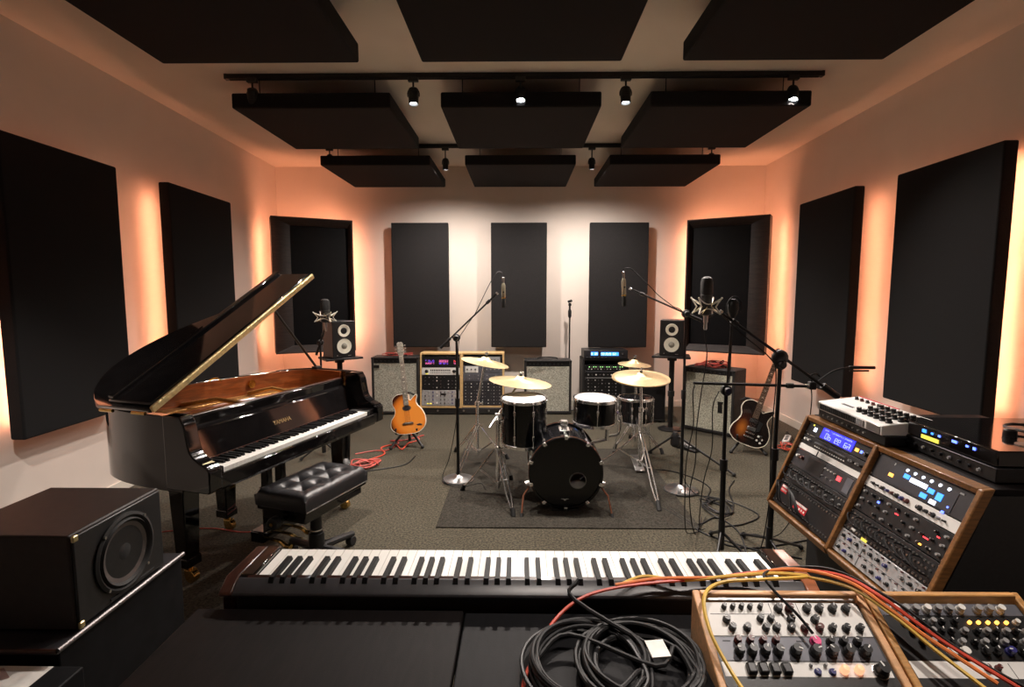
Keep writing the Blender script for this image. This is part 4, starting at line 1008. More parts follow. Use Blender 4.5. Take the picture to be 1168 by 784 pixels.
# ------------------------------------------------------------------ guitar amplifiers
def amp(label, m, w, h, d, grille='grille', top=.075, logo=None, base=.03):
    """front faces -y, base centre at the origin"""
    t = thing('guitar_amplifier', label, 'amplifier', m)
    fr = .028
    b = MB(); b.span((-w / 2, -d / 2 + .02, .012), (w / 2, d / 2, h)); b.build('cabinet', 'tolex', t, bevel=.010, seg=3)
    f = MB()
    f.span((-w / 2, -d / 2, .012), (-w / 2 + fr, -d / 2 + .03, h)); f.span((w / 2 - fr, -d / 2, .012), (w / 2, -d / 2 + .03, h))
    f.span((-w / 2 + fr, -d / 2, .012), (w / 2 - fr, -d / 2 + .03, .012 + base)); f.span((-w / 2 + fr, -d / 2, h - .022), (w / 2 - fr, -d / 2 + .03, h))
    f.build('front_frame', 'tolex', t, bevel=.005)
    MB().span((-w / 2 + fr, -d / 2 + .008, .012 + base), (w / 2 - fr, -d / 2 + .028, h - top)).build('grille_cloth', grille, t, bevel=.004)
    pn = MB().span((-w / 2 + fr, -d / 2 + .006, h - top + .004), (w / 2 - fr, -d / 2 + .028, h - .022)).build('control_panel', 'unitblack', t, bevel=.002)
    for k in range(9):
        q = MB().lathe([(.009, 0), (.009, .006), (.007, .014), (0, .014)], 12).build('knob', 'knob', pn, m=frame((-w * .38 + k * w * .085, -d / 2 + .006, h - top / 2 - .009), (1, 0, 0), (0, 0, 1), (0, -1, 0)))
    hd = MB().tube(catmull([(-.12, 0, h), (-.11, 0, h + .018), (0, 0, h + .024), (.11, 0, h + .018), (.12, 0, h)], 5), .007, 6).build('handle', 'rubber', t)
    for x in (-1, 1):
        for z in (.02, h - .012): MB().box(x * (w / 2 - .012), -d / 2 + .012, z + (.0 if z > .1 else .004), .030, .030, .026).build('corner_guard', 'blackmetal', t, bevel=.008)
        for y in (-1, 1): MB().cyl((x * w * .4, y * d * .35, 0), (x * w * .4, y * d * .35, .013), .018, n=10).build('foot', 'rubber', t)
    if logo:
        mm = frame((-w / 2 + .135, -d / 2 + .006, h - top - .050), (1, 0, 0), (0, 0, 1), (0, -1, 0))
        lettering(logo, .072, 'conebuff', t, mm @ RZ(.12), shear=.35)
    return t
a1 = amp('grey grille amplifier behind the orange guitar', T(-1.515, 6.48, 0) @ RZ(.0), .58, .715, .26)
MB().box(-.23, -.126, .60, .075, .006, .035).build('name_plate', 'unitblack', a1)
a2 = amp('grey grille amplifier with silver script, in the middle behind the drums', T(.356, 6.52, 0), .58, .675, .26, logo='Fender')
aR = amp('pale grille amplifier turned to the room, in front of the right corner panel', T(2.115, 5.66, 0) @ RZ(-math.atan2(.377, .316) + .10), .56, .70, .30, grille='grillepale', top=.06)
MB().prism([(-.030, .06), (.036, .06), (.022, .03), (.026, -.06), (-.022, -.06), (-.022, .02)], 0, .003).build('torn_patch', 'unitblack', aR, m=frame((.135, -.143, .30), (1, 0, 0), (0, 0, 1), (0, -1, 0)))
# heap of red lead on the right amplifier, wires on the left one
def tangle(name, label, c, rx, ry, n, mt, r=.0045, seed=1, hz=.02, turns=3, tail=[]):
    rn = random.Random(seed); P = []
    for i in range(n):
        a = 2 * PI * turns * i / n + rn.uniform(-.4, .4); f = rn.uniform(.35, 1)
        P.append((c[0] + rx * f * math.cos(a), c[1] + ry * f * math.sin(a), c[2] + r + rn.uniform(0, hz)))
    return cable(name, label, P + tail, r, mt, 6, 6)
tangle('coiled_cable', 'dark red cable heaped on top of the pale grille amplifier', (2.09, 5.66, .702), .20, .12, 34, 'cablepink', .006, 5, .055, 5)
tangle('coiled_cable', 'thin black cable lying on the dark red one on the pale grille amplifier', (2.13, 5.64, .702), .16, .11, 22, 'cableblack', .005, 9, .075, 4)
tangle('coiled_cable', 'thin red and black wire lying on top of the amplifier behind the orange guitar', (-1.52, 6.48, .717), .24, .07, 20, 'cablepink', .004, 15, .035, 3)

# ------------------------------------------------------------------ rack units
def unit(name, label, FM, x, y, w, h, face, depth=.10, cat='rack unit', group=None):
    """face frame: x right, y up, z out; x,y = lower left of the unit"""
    t = thing(name, label, cat, FM @ T(x + w / 2, y + h / 2, 0), group)
    MB().box(0, 0, .0025, w - .001, h - .0015, .005).build('faceplate', face, t, bevel=.0012)
    MB().box(0, 0, -depth / 2, w - .04, h - .004, depth).build('chassis', 'blackmetal', t)
    sc = shared('rackscrew', lambda: MB().cyl((0, 0, 0), (0, 0, .0025), .0035, n=8).mesh('rack_screw', M['steel']))
    for i in (-1, 1):
        for j in ((-1, 1) if h > .035 else (0,)): place('rack_screw', sc, t, T(i * (w / 2 - .010), j * (h / 2 - .009), .005))
    return t
def krow(t, n, x0, x1, y, r, h, mts=('knob',), skip=()):
    for k in range(n):
        if k in skip: continue
        knob(t, x0 + (x1 - x0) * k / max(1, n - 1), y, r, h, mts[k % len(mts)], .005)
def chips(t, n, x0, x1, y, w, h, mts, name='indicator_light', z=.0058):
    for k in range(n): chip(t, x0 + (x1 - x0) * k / max(1, n - 1), y, w, h, mts[k % len(mts)], z, name, .002)
def sockets(t, n, x0, x1, ys, r=.0042):
    b = MB()
    for y in ys:
        for k in range(n):
            b.lathe([(r, .005), (r, .0075), (r * .55, .0075), (r * .5, .0055)], 8, T(x0 + (x1 - x0) * k / (n - 1), y, 0), caps=False)
    b.build('socket_row', 'steel', t)
def segs(t, x0, y0, w, h, cols, mt, seed, z=.0066):
    """glowing segment characters of a display"""
    rn = random.Random(seed); b = MB(); cw = w / cols
    for k in range(cols):
        if rn.random() < .12: continue
        cx = x0 + (k + .5) * cw; q = cw * .32
        for (a, c, e, f) in ((-q, h * .45, q, h * .45), (-q, 0, q, 0), (-q, -h * .45, q, -h * .45)):
            if rn.random() < .75: b.box((a + e) / 2 + cx, y0 + c, z, q * 2, h * .10, .001)
        for (xx, s) in ((-q, 1), (q, 1), (-q, -1), (q, -1)):
            if rn.random() < .7: b.box(cx + xx, y0 + s * h * .22, z, q * .35, h * .40, .001)
    return b.build('display_glyphs', mt, t)

# ------------------------------------------------------------------ the two wooden racks at the back wall
def wood_rack(label, m, w, h, d, wood, lean=.06):
    """slanted-front studio rack; returns thing and face frame"""
    t = thing('equipment_rack', label, 'rack', m)
    side = [(-d / 2, 0), (d / 2, 0), (d / 2, h), (-d / 2 + lean, h)]
    for s in (-1, 1): MB().prism(side, min(s * w / 2, s * (w / 2 - .022)), max(s * w / 2, s * (w / 2 - .022)), AX).build('side_panel', wood, t, bevel=.004)
    MB().span((-w / 2 + .022, -d / 2 + lean, h - .022), (w / 2 - .022, d / 2, h)).build('top_panel', wood, t, bevel=.003)
    MB().span((-w / 2 + .022, -d / 2, 0), (w / 2 - .022, d / 2, .022)).build('bottom_panel', wood, t, bevel=.003)
    MB().span((-w / 2 + .022, d / 2 - .015, .022), (w / 2 - .022, d / 2, h - .022)).build('back_panel', 'blackplastic', t)
    L = math.hypot(lean, h)
    fr = m @ frame((-w / 2 + .024, -d / 2 - .002 + lean * .0, .0), (1, 0, 0), (0, lean / L, h / L), (0, -h / L, lean / L)) @ T(0, 0, -.006)
    return t, fr, w - .048, L
pl_ = thing('rack_plinth', 'low black plinth under the two wooden racks at the back wall', 'plinth', T(-.70, 6.52, 0))
MB().span((-.52, -.15, .012), (.56, .20, .085)).build('body', 'tolex', pl_, bevel=.006)
for x in (-.45, .48):
    for y in (-.1, .15): MB().cyl((x, y, 0), (x, y, .014), .02, n=10).build('foot', 'rubber', pl_)
for x in (-.30, .02, .33): MB().cyl((x, -.15, .05), (x, -.158, .05), .012, n=12).build('screw_cap', 'steel', pl_)
t, FR, W, L = wood_rack('honey wooden rack with violet displays, beside the orange guitar', T(-.962, 6.50, .085), .515, .675, .28, 'oaklight')
y = .03
u = unit('mixer_unit', 'pale silver knobbed unit at the bottom of the rack with violet displays', FR, 0, y, W, .19, 'unitsilver')
for r in range(4): krow(u, 9, -.19, .19, -.065 + r * .045, .009, .012, ('knob', 'knobgrey', 'knobblue', 'knobwhite', 'knob'), skip=((r * 3) % 9,))
chip(u, .03, .045, .07, .022, 'unitblack', .0062, 'label_plate'); chip(u, -.14, -.07, .06, .012, 'ledyellow', .0062, 'label_plate')
y += .192
u = unit('preamplifier_unit', 'black knobbed unit above the pale silver one, in the rack with violet displays', FR, 0, y, W, .185, 'unitblack')
for r in range(4): krow(u, 9, -.19, .19, -.062 + r * .042, .007, .012, ('knob', 'knobgrey', 'knob', 'knobwhite', 'knob'), skip=((r * 2 + 1) % 9, (r * 5) % 9))
y += .187
u = unit('compressor_unit', 'white unit with two dials under the violet displays', FR, 0, y, W, .088, 'unitwhite')
for x in (-.175, .165): MB().lathe([(.022, .005), (.022, .008), (.015, .014), (.014, .024), (0, .024)], 18).build('knob', 'knob', u, m=T(x, .0, 0))
chips(u, 12, -.12, .11, .012, .013, .022, ('unitgrey',), 'push_switch'); chips(u, 12, -.12, .11, -.018, .013, .010, ('unitslate',), 'push_switch')
chip(u, -.17, -.03, .03, .012, 'ledyellow', .006, 'label_plate')
y += .090
u = unit('effects_unit', 'black unit with violet and pink displays at the top of the wooden rack', FR, 0, y, W, .135, 'unitblack')
for x, mts in ((-.135, ('lcdpurple', 'lcdpink')), (.035, ('lcdpink', 'lcdpurple')), (.185, ('ledred', 'lcdpink'))):
    wd = .115 if x < .15 else .05
    chip(u, x, .002, wd, .052, 'printdark', .0055, 'display', .002)
    segs(u, x - wd * .48, .012, wd * .96, .026, 6 if wd > .1 else 3, M[mts[0]], int(x * 1000) + 3)
    segs(u, x - wd * .48, -.016, wd * .96, .018, 7 if wd > .1 else 3, M[mts[1]], int(x * 1000) + 9)
t, FR, W, L = wood_rack('honey wooden rack behind the tilted cymbal, right of the violet displays', T(-.448, 6.52, .085), .53, .675, .26, 'oaklight')
y = .03
u = unit('mixer_unit', 'dark mixer unit covered in tiny knobs, under the left tilted cymbal', FR, 0, y, W, .30, 'unitgrey')
for r in range(7): krow(u, 13, -.21, .21, -.125 + r * .040, .0065, .011, ('knobgrey', 'knob', 'knobwhite', 'knob', 'knobgrey', 'knob'), skip=((r * 3 + 2) % 13, (r * 7) % 13))
y += .302
u = unit('preamplifier_unit', 'slate unit with rows of small knobs in the rack right of the violet displays', FR, 0, y, W, .095, 'unitslate')
for r in range(2): krow(u, 12, -.20, .20, -.022 + r * .042, .0065, .012, ('knob', 'knobgrey', 'knob'))
y += .097
u = unit('compressor_unit', 'black and white unit just below the left tilted cymbal', FR, 0, y, W, .088, 'unitslate')
chip(u, -.135, 0, .16, .078, 'unitwhite', .0058, 'white_panel', .002); krow(u, 3, -.19, -.09, .0, .010, .014); krow(u, 5, .0, .20, .0, .009, .014, ('knobgrey',))
y += .090
u = unit('effects_unit', 'black unit with a pale meter half hidden by the left tilted cymbal', FR, 0, y, W, .12, 'unitblack')
chip(u, .13, .015, .17, .07, 'unitsilver', .0058, 'meter_window', .002); krow(u, 5, -.2, 0, 0, .009, .013); krow(u, 4, .07, .19, .015, .006, .01)

# ------------------------------------------------------------------ black rack with the blue display
t = thing('equipment_rack', 'tall black rack with a blue display, behind the small right tom', 'rack', T(1.055, 6.52, 0))
rw, rh, rd = .56, .74, .34
for s in (-1, 1): MB().span((s * rw / 2, -rd / 2, .02), (s * (rw / 2 - .022), rd / 2, rh - .04)).build('side_panel', 'tolex', t, bevel=.005)
MB().span((-rw / 2, -rd / 2, rh - .06), (rw / 2, rd / 2, rh - .04)).build('top_panel', 'tolex', t, bevel=.004)
MB().span((-rw / 2, -rd / 2, .02), (rw / 2, rd / 2, .045)).build('bottom_panel', 'tolex', t, bevel=.004)
MB().span((-rw / 2 + .02, rd / 2 - .012, .04), (rw / 2 - .02, rd / 2, rh - .06)).build('back_panel', 'blackplastic', t)
for x in (-.2, .2):
    for y in (-.12, .12): MB().cyl((x, y, 0), (x, y, .021), .018, n=10).build('foot', 'rubber', t)
FR = T(1.055 - rw / 2 + .022, 6.52 - rd / 2 - .002, .045) @ frame((0, 0, 0), (1, 0, 0), (0, 0, 1), (0, -1, 0)); W = rw - .044
y = 0
u = unit('patch_unit', 'black unit with sparse knobs at the foot of the rack with the blue display', FR, 0, y, W, .20, 'unitblack')
for r in range(4): krow(u, 10, -.21, .21, -.07 + r * .045, .006, .01, ('knobgrey', 'knob', 'knob'), skip=((r * 3) % 10,))
y += .202
u = unit('equalizer_unit', 'black equalizer unit of many pale knobs in the rack with the blue display', FR, 0, y, W, .215, 'unitblack')
for r in range(5): krow(u, 11, -.21, .21, -.082 + r * .042, .0065, .011, ('knobgrey', 'knob', 'knobwhite', 'knob'), skip=((r * 4 + 1) % 11, (r * 6 + 3) % 11))
y += .217
u = unit('preamplifier_unit', 'black single row unit between two pale strips in the rack with the blue display', FR, 0, y, W, .085, 'unitblack')
chip(u, 0, -.037, .47, .008, 'unitsilver', .006, 'pale_strip', .002); chip(u, 0, .037, .47, .008, 'unitslate', .006, 'pale_strip', .002)
krow(u, 10, -.21, .21, 0, .0095, .014, ('knobgrey', 'knob', 'knobwhite', 'knob'))
y += .087
u = unit('compressor_unit', 'black unit with a row of green lights under the blue display', FR, 0, y, W, .075, 'unitblack')
chips(u, 16, -.20, .20, .014, .012, .010, ('ledgreen', 'knobgrey', 'ledgreen')); krow(u, 12, -.21, .21, -.014, .007, .012, ('knobgrey', 'knobwhite', 'knob'))
t = thing('effects_unit', 'black unit with a blue glowing display standing on top of the tall black rack', 'rack unit', T(1.055, 6.50, .70))
MB().span((-.265, -.15, .004), (.265, .15, .105)).build('housing', 'unitblack', t, bevel=.004)
fu = MB().box(0, 0, .003, .515, .095, .006).build('faceplate', 'unitgrey', t, m=frame((0, -.15, .055), (1, 0, 0), (0, 0, 1), (0, -1, 0)), bevel=.002)
chip(fu, -.14, .008, .085, .042, 'lcdsky', .0068, 'display', .002); chip(fu, .045, .006, .215, .042, 'lcdsky', .0068, 'display', .002)
segs(fu, -.06, .006, .20, .026, 10, M['ledwhite'], 4, .0084); segs(fu, -.18, .008, .08, .026, 4, M['ledwhite'], 7, .0084)
knob(fu, .205, .005, .016, .014, 'knob', .006); krow(fu, 6, -.23, .0, -.034, .004, .008, ('knobgrey',))
for x in (-.22, .22): MB().cyl((x, -.1, 0), (x, -.1, .005), .012, n=8).build('foot', 'rubber', t)
# black box right of the hi-hat
t = thing('black_amplifier', 'plain black box amplifier on the floor right of the hi-hat', 'amplifier', T(1.47, 6.18, 0) @ RZ(-.12))
MB().span((-.24, -.16, .012), (.24, .16, .47)).build('cabinet', 'tolex', t, bevel=.012, seg=3)
MB().span((-.215, -.168, .05), (.215, -.155, .40)).build('grille_cloth', 'fabric', t, bevel=.004)
MB().span((-.215, -.166, .41), (.215, -.155, .455)).build('control_panel', 'unitblack', t, bevel=.003)
for x in (-1, 1):
    for z in (.022, .46): MB().box(x * .228, -.148, z, .03, .03, .024).build('corner_guard', 'blackmetal', t, bevel=.007)
    for y in (-.12, .12): MB().cyl((x * .19, y, 0), (x * .19, y, .013), .018, n=8).build('foot', 'rubber', t)

# ------------------------------------------------------------------ studio monitors on stands
def monitor(label, slabel, x, y, z, rot, bw=.245, bh=.385, bd=.27):
    t = thing('studio_monitor', label, 'speaker', T(x, y, z) @ RZ(rot))
    MB().span((-bw / 2, -bd / 2, .004), (bw / 2, bd / 2, bh)).build('cabinet', 'blackplastic', t, bevel=.007, seg=3)
    for x_ in (-.08, .08):
        for y_ in (-.1, .1): MB().cyl((x_, y_, 0), (x_, y_, .006), .014, n=8).build('foot', 'rubber', t)
    F = frame((0, -bd / 2, 0), (1, 0, 0), (0, 0, 1), (0, -1, 0))
    wo = MB().lathe([(.090, 0), (.090, .004), (.084, .006), (.078, .002)], 36, F @ T(0, .125, 0), caps=False).build('woofer_surround', 'rubber', t)
    MB().lathe([(.078, .003), (.030, -.020 + .021)], 36, F @ T(0, .125, 0), caps=False).build('woofer_cone', 'conewhite', t)
    MB().lathe([(.031, .0015), (.020, .008), (0, .011)], 24, F @ T(0, .125, 0), caps=False).build('dust_cap', 'conebuff', t)
    MB().lathe([(.064, 0), (.064, .005), (.060, .007), (.034, .001)], 32, F @ T(0, .285, 0), caps=False).build('tweeter_horn', 'conewhite', t)
    MB().lathe([(.034, .001), (.028, .006), (0, .008)], 24, F @ T(0, .285, 0), caps=False).build('tweeter_dome', 'knob', t)
    MB().lathe([(.006, 0), (.006, .002), (0, .002)], 10, F @ T(-.075, .03, 0)).build('power_light', 'steel', t)
    MB().box(.055, .025, .0008, .03, .005, .0012).build('name_plate', 'steel', t, m=F)
    s = thing('speaker_stand', slabel, 'speaker stand', T(x, y, 0) @ RZ(rot))
    MB().prism([(-.20, -.15), (.20, -.15), (.17, .16), (-.17, .16)], z - .022, z).build('top_plate', 'blackmetal', s, bevel=.005)
    MB().cyl((0, 0, .03), (0, 0, z - .022), .028, n=20).build('pole', 'blackmetal', s)
    MB().cyl((0, 0, z * .45), (0, 0, z * .45 + .06), .036, n=20).build('height_collar', 'blackplastic', s, bevel=.004)
    MB().cyl((0, 0, z - .06), (0, 0, z - .022), .05, n=20).build('top_socket', 'blackmetal', s, bevel=.004)
    MB().lathe([(.13, 0), (.13, .012), (.115, .018), (.04, .03), (0, .03)], 40).build('base', 'blackmetal', s)
monitor('black studio monitor with cream cones, behind the piano', 'black speaker stand carrying the monitor behind the piano', -1.905, 5.52, .822, .72)
monitor('black studio monitor with cream cones, right of the hi-hat', 'black speaker stand carrying the monitor right of the hi-hat', 1.665, 5.70, .825, -.36)
# ------------------------------------------------------------------ guitars (local: x right, y up along the neck, z out of the top)
def guitar(name, label, m, out, th, mats, hole=None, L=.62, headmat='gtrmaple', neckmat='gtrmaple', bind=True, fret_y=.10):
    t = thing(name, label, 'guitar', m)
    pts = [(p.x, p.y) for p in catmull([(x, y, 0) for x, y in out], 6, closed=True)]
    MB().prism(pts, -th, 0).build('body', mats, t, bevel=.006, seg=3, ang=50)
    if bind:
        MB().tube([(x, y, -.003) for x, y in pts], .0042, 6, closed=True).build('binding', 'binding', t)
        MB().tube([(x, y, -th + .003) for x, y in pts], .0032, 6, closed=True).build('binding', 'binding', t)
    y0, y1 = fret_y, .625
    nk = MB(); nk.prism([(-.028, y0), (.028, y0), (.0215, y1), (-.0215, y1)], -.018, .006); nk.build('neck', 'oakdark', t, bevel=.006)
    fb = MB().prism([(-.028, y0), (.028, y0), (.0215, y1), (-.0215, y1)], .006, .012).build('fretboard', neckmat, t)
    f = MB()
    for k in range(1, 20):
        yy = y1 - (y1 + .10) * (1 - 2 ** (-k / 12)); ww = .0215 + (.0065) * (y1 - yy) / (y1 - y0)
        if yy > y0 + .004: f.box(0, yy, .0128, ww * 2, .0026, .0022)
    f.build('fret', 'chrome', fb)
    for k in (3, 5, 7, 9, 12, 15):
        yy = y1 - (y1 + .10) * (1 - 2 ** (-(k - .5) / 12))
        if yy > y0 + .01: MB().box(0, yy, .0124, .020, .010, .0012).build('inlay', 'binding', fb)
    MB().box(0, y1 + .003, .013, .043, .006, .006).build('nut', 'binding', t)
    hd = MB().prism([(-.022, y1 + .005), (.022, y1 + .005), (.036, y1 + .045), (.033, y1 + .15), (.012, y1 + .165), (0, y1 + .158), (-.012, y1 + .165), (-.033, y1 + .15), (-.036, y1 + .045)], -.008, .006).build('headstock', headmat, t, bevel=.003)
    for s in (-1, 1):
        for k in range(3):
            q = MB().cyl((s * .020, y1 + .05 + k * .035, .005), (s * .020, y1 + .05 + k * .035, .016), .005, n=8).build('tuning_post', 'chrome', hd)
            kb_ = MB(); kb_.cyl((s * .030, y1 + .05 + k * .035, -.002), (s * .046, y1 + .05 + k * .035, -.002), .003, n=6); kb_.ball((s * .052, y1 + .05 + k * .035, -.002), .009, (1, .8, .6), 10)
            kb_.build('tuning_key', 'chrome', q)
    sb = MB()
    for k in range(6):
        o = (k - 2.5)
        sb.tube([(o * .0105, -.105, .016), (o * .0068, y1, .0175), (o * .006, y1 + .06, .014)], .0009, 4)
    sb.build('string', 'chrome', t)
    return t
def gstand(label, m, spread=.16, h=.20):
    t = thing('guitar_stand', label, 'guitar stand', m)
    MB().tube(catmull([(0, .02, .0), (0, .02, .12), (0, .06, .30), (0, .085, .40)], 5), .011, 8).build('spine', 'blackmetal', t) if False else None
    hub = V((0, .05, h))
    MB().box(*hub, .06, .05, .06).build('hub', 'blackplastic', t, bevel=.008)
    for f in ((-spread, -.11), (spread, -.09), (0, .20)):
        l = MB().tube(catmull([hub, V((f[0] * .55, .05 + (f[1] - .05) * .5, h * .55)), V((f[0], f[1], .015))], 5), .0125, 8).build('leg', 'blackmetal', t)
        MB().ball((f[0], f[1], .016), .018, (1, 1, .85), 12).build('rubber_foot', 'rubber', l)
    for s in (-1, 1):
        MB().tube(catmull([hub + V((s * .03, 0, 0)), hub + V((s * .09, -.01, -.02)), hub + V((s * .10, -.12, -.025)), hub + V((s * .10, -.15, .03))], 5), .010, 8).build('cradle_arm', 'rubber', t)
    MB().tube([hub, hub + V((0, .10, .34))], .010, 8).build('back_post', 'blackmetal', t)
    MB().tube(catmull([hub + V((-.06, .06, .32)), hub + V((0, .10, .335)), hub + V((.06, .06, .32))], 5), .009, 8).build('back_rest', 'rubber', t)
    return t
M['sunorange'] = sunburst('orange sunburst top', (.86, .30, .045), (.74, .20, .02), (.050, .012, .006), .135, .225, (1, .86, .6), (-.030, .035, 0))
M['sundark'] = sunburst('dark sunburst top', (.42, .13, .02), (.05, .012, .006), (.010, .006, .005), .01, .115, (1.05, .62, .6), (.090, .046, 0))
# single cutaway body: round lower bout, left shoulder, pointed right horn
og_out = [(0, -.225), (.10, -.215), (.172, -.16), (.190, -.07), (.160, .02), (.118, .075), (.105, .12), (.118, .165), (.115, .190), (.080, .165), (.045, .135), (.030, .155), (.028, .20), (-.03, .212), (-.10, .205), (-.143, .165), (-.150, .11), (-.128, .05), (-.138, -.01), (-.180, -.07), (-.184, -.15), (-.115, -.212)]
gm = T(-1.075, 4.965, .345) @ RZ(.08) @ RX(PI / 2 - .20) @ RZ(.115) @ Matrix.Scale(.88, 4)
og = guitar('acoustic_guitar', 'orange sunburst cutaway guitar on a black stand, right of the piano', gm, og_out, .062, 'sunorange' and M['sunorange'], neckmat='gtrmaple', fret_y=.085)
MB().lathe([(.048, .001), (.048, .003), (.034, .003), (.034, .001)], 32, T(0, .055, 0) @ Matrix.Diagonal((1, .62, 1, 1))).build('soundhole_ring', 'gtrneck', og)
MB().lathe([(.036, .0015), (.0, .0015)], 28, T(0, .055, .002) @ Matrix.Diagonal((1, .55, 1, 1)), caps=False).build('soundhole', 'printdark', og)
MB().prism([(-.058, -.125), (.052, -.125), (.060, -.108), (.04, -.098), (-.04, -.098), (-.064, -.108)], 0, .009).build('bridge', 'gtrneck', og, bevel=.003)
MB().box(0, -.106, .011, .075, .004, .005).build('saddle', 'binding', og)
MB().prism([(.085, -.135), (.12, -.125), (.155, -.14), (.135, -.147), (.10, -.145)], 0, .004).build('control_plate', 'printdark', og, bevel=.001)
gstand('black guitar stand under the orange sunburst guitar', T(-1.09, 5.03, 0) @ RZ(.10), .15, .17)
lp_out = [(0, -.225), (.10, -.215), (.165, -.165), (.178, -.085), (.150, -.01), (.118, .045), (.125, .10), (.150, .155), (.135, .178), (.085, .150), (.050, .125), (.032, .150), (.028, .195), (-.03, .215), (-.085, .218), (-.135, .185), (-.150, .125), (-.128, .055), (-.140, -.005), (-.175, -.075), (-.176, -.155), (-.105, -.212)]
gr = T(2.185, 4.84, .285) @ RZ(-.32) @ RX(PI / 2 - .22) @ RZ(-.30) @ Matrix.Scale(.94, 4)
dg = guitar('electric_guitar', 'dark sunburst electric guitar on a stand, at the left end of the console', gr, lp_out, .05, M['sundark'], headmat='piano', neckmat='gtrneck', fret_y=.055)
for y_ in (.025, -.055):
    MB().box(0, y_, .004, .078, .036, .010).build('pickup', 'steel' if y_ < 0 else 'blackplastic', dg, bevel=.003)
MB().box(0, -.100, .008, .086, .014, .012).build('bridge', 'chrome', dg, bevel=.003)
MB().box(0, -.140, .007, .095, .016, .012).build('tailpiece', 'chrome', dg, bevel=.004)
for (x, y_) in ((.085, -.105), (.122, -.125), (.08, -.145), (.115, -.162)): MB().lathe([(.011, 0), (.0105, .009), (.008, .012), (0, .012)], 14).build('volume_knob', 'knobwhite', dg, m=T(x, y_, 0))
MB().prism([(.045, .04), (.085, .03), (.075, -.06), (.045, -.075)], .006, .009).build('pickguard', 'blackplastic', dg, bevel=.001)
gstand('black guitar stand under the dark electric guitar', T(2.165, 4.90, 0) @ RZ(-.3), .15, .15)
bx = thing('brown_case', 'brown box standing behind the dark electric guitar', 'case', T(2.50, 5.90, 0) @ RZ(-.5))
MB().span((-.22, -.15, .0), (.22, .15, .30)).build('body', 'brownbox', bx, bevel=.015, seg=3)
MB().span((-.225, -.155, .20), (.225, .155, .212)).build('lid_seam', 'rubber', bx, bevel=.003)
MB().tube(catmull([(-.07, 0, .30), (-.06, 0, .325), (.06, 0, .325), (.07, 0, .30)], 5), .008, 6).build('handle', 'rubber', bx)
# ------------------------------------------------------------------ slanted rack console on the right
CT = thing('rack_console', 'wide wooden rack console with two slanted bays of studio units', 'console', T(1.60, 2.10, 0))
O = V((1.60, 2.10, 0))
YL, YM, YR = 2.615, 2.095, 1.600      # left end, divider, right end (from the room)
top, bot = V((1.462, 0, .870)), V((1.285, 0, .450))
def cprof(o=0):      # side outline (x, z)
    return [(bot.x - .004, bot.z - .03), (bot.x - .022, bot.z), (top.x - .020, top.z + .018), (top.x + .02, top.z + .022), (top.x + .008, top.z - .01), (bot.x + .012, bot.z - .005), (bot.x + .022, bot.z - .03)]
AY = Matrix(((1, 0, 0, 0), (0, 0, -1, 0), (0, 1, 0, 0), (0, 0, 0, 1)))   # outline in (x, z), extruded along -y
def cs(pr, ya, yb): return MB().prism([(a - O.x, b) for a, b in pr], -(ya - O.y), -(yb - O.y), AY)
for y0, wd in ((YL, .02), (YM + .011, .022), (YR + .02, .02)):
    cs(cprof(), y0, y0 - wd).build('wooden_upright', 'oakdark', CT, bevel=.004)
def cspan(a, b): return MB().span(V(a) - O, V(b) - O)
nrm = V((-(top.z - bot.z), 0, top.x - bot.x)).normalized(); upv = (top - bot).normalized()
for ya, yb in ((YL - .02, YM + .011), (YM - .011, YR + .02)):
    cs([(top.x - .018, top.z - .004), (top.x - .020, top.z + .018), (top.x + .05, top.z + .022), (top.x + .05, top.z)], ya, yb).build('top_edge', 'oakdark', CT, bevel=.003)
    cs([(bot.x - .022, bot.z), (bot.x - .012, bot.z - .03), (bot.x + .09, bot.z - .03), (bot.x + .09, bot.z - .018), (bot.x - .015, bot.z + .006)], ya, yb).build('bottom_edge', 'oakdark', CT, bevel=.003)
MB().span((top.x + .02 - O.x, YR - O.y, top.z - .0), (2.30 - O.x, YL - O.y, top.z + .022)).build('table_top', 'desk', CT, bevel=.003)
cs([(bot.x + .10, bot.z - .02), (top.x + .045, top.z - .05), (top.x + .045, top.z), (2.29, top.z), (2.29, .10), (1.50, .0), (1.50, .30)], YL - .004, YL - .018).build('end_panel', 'blackplastic', CT)
cs([(bot.x + .018, bot.z - .02), (top.x + .010, top.z + .0), (2.29, top.z), (2.29, .05), (1.50, .0), (1.50, .38)], YR + .018, YR + .0005).build('end_panel', 'blackplastic', CT)
cspan((1.47, YR + .02, 0), (1.50, YL - .02, .40)).build('base_panel', 'blackplastic', CT)
cs([(bot.x + .02, bot.z - .03), (1.50, .40), (1.50, .38), (bot.x + .02, bot.z - .045)], YL - .02, YR + .02).build('underside', 'blackplastic', CT)
cspan((2.25, YR + .02, 0), (2.29, YL - .02, .86)).build('back_panel', 'blackplastic', CT)
for y_ in (YL - .04, YR + .04): cspan((1.51, y_ - .02, 0), (2.25, y_ + .02, .06)).build('plinth', 'blackplastic', CT)
FL = (top - bot).length
def bay(ya): return frame((bot.x, ya, bot.z), (0, -1, 0), tuple(upv), tuple(nrm))
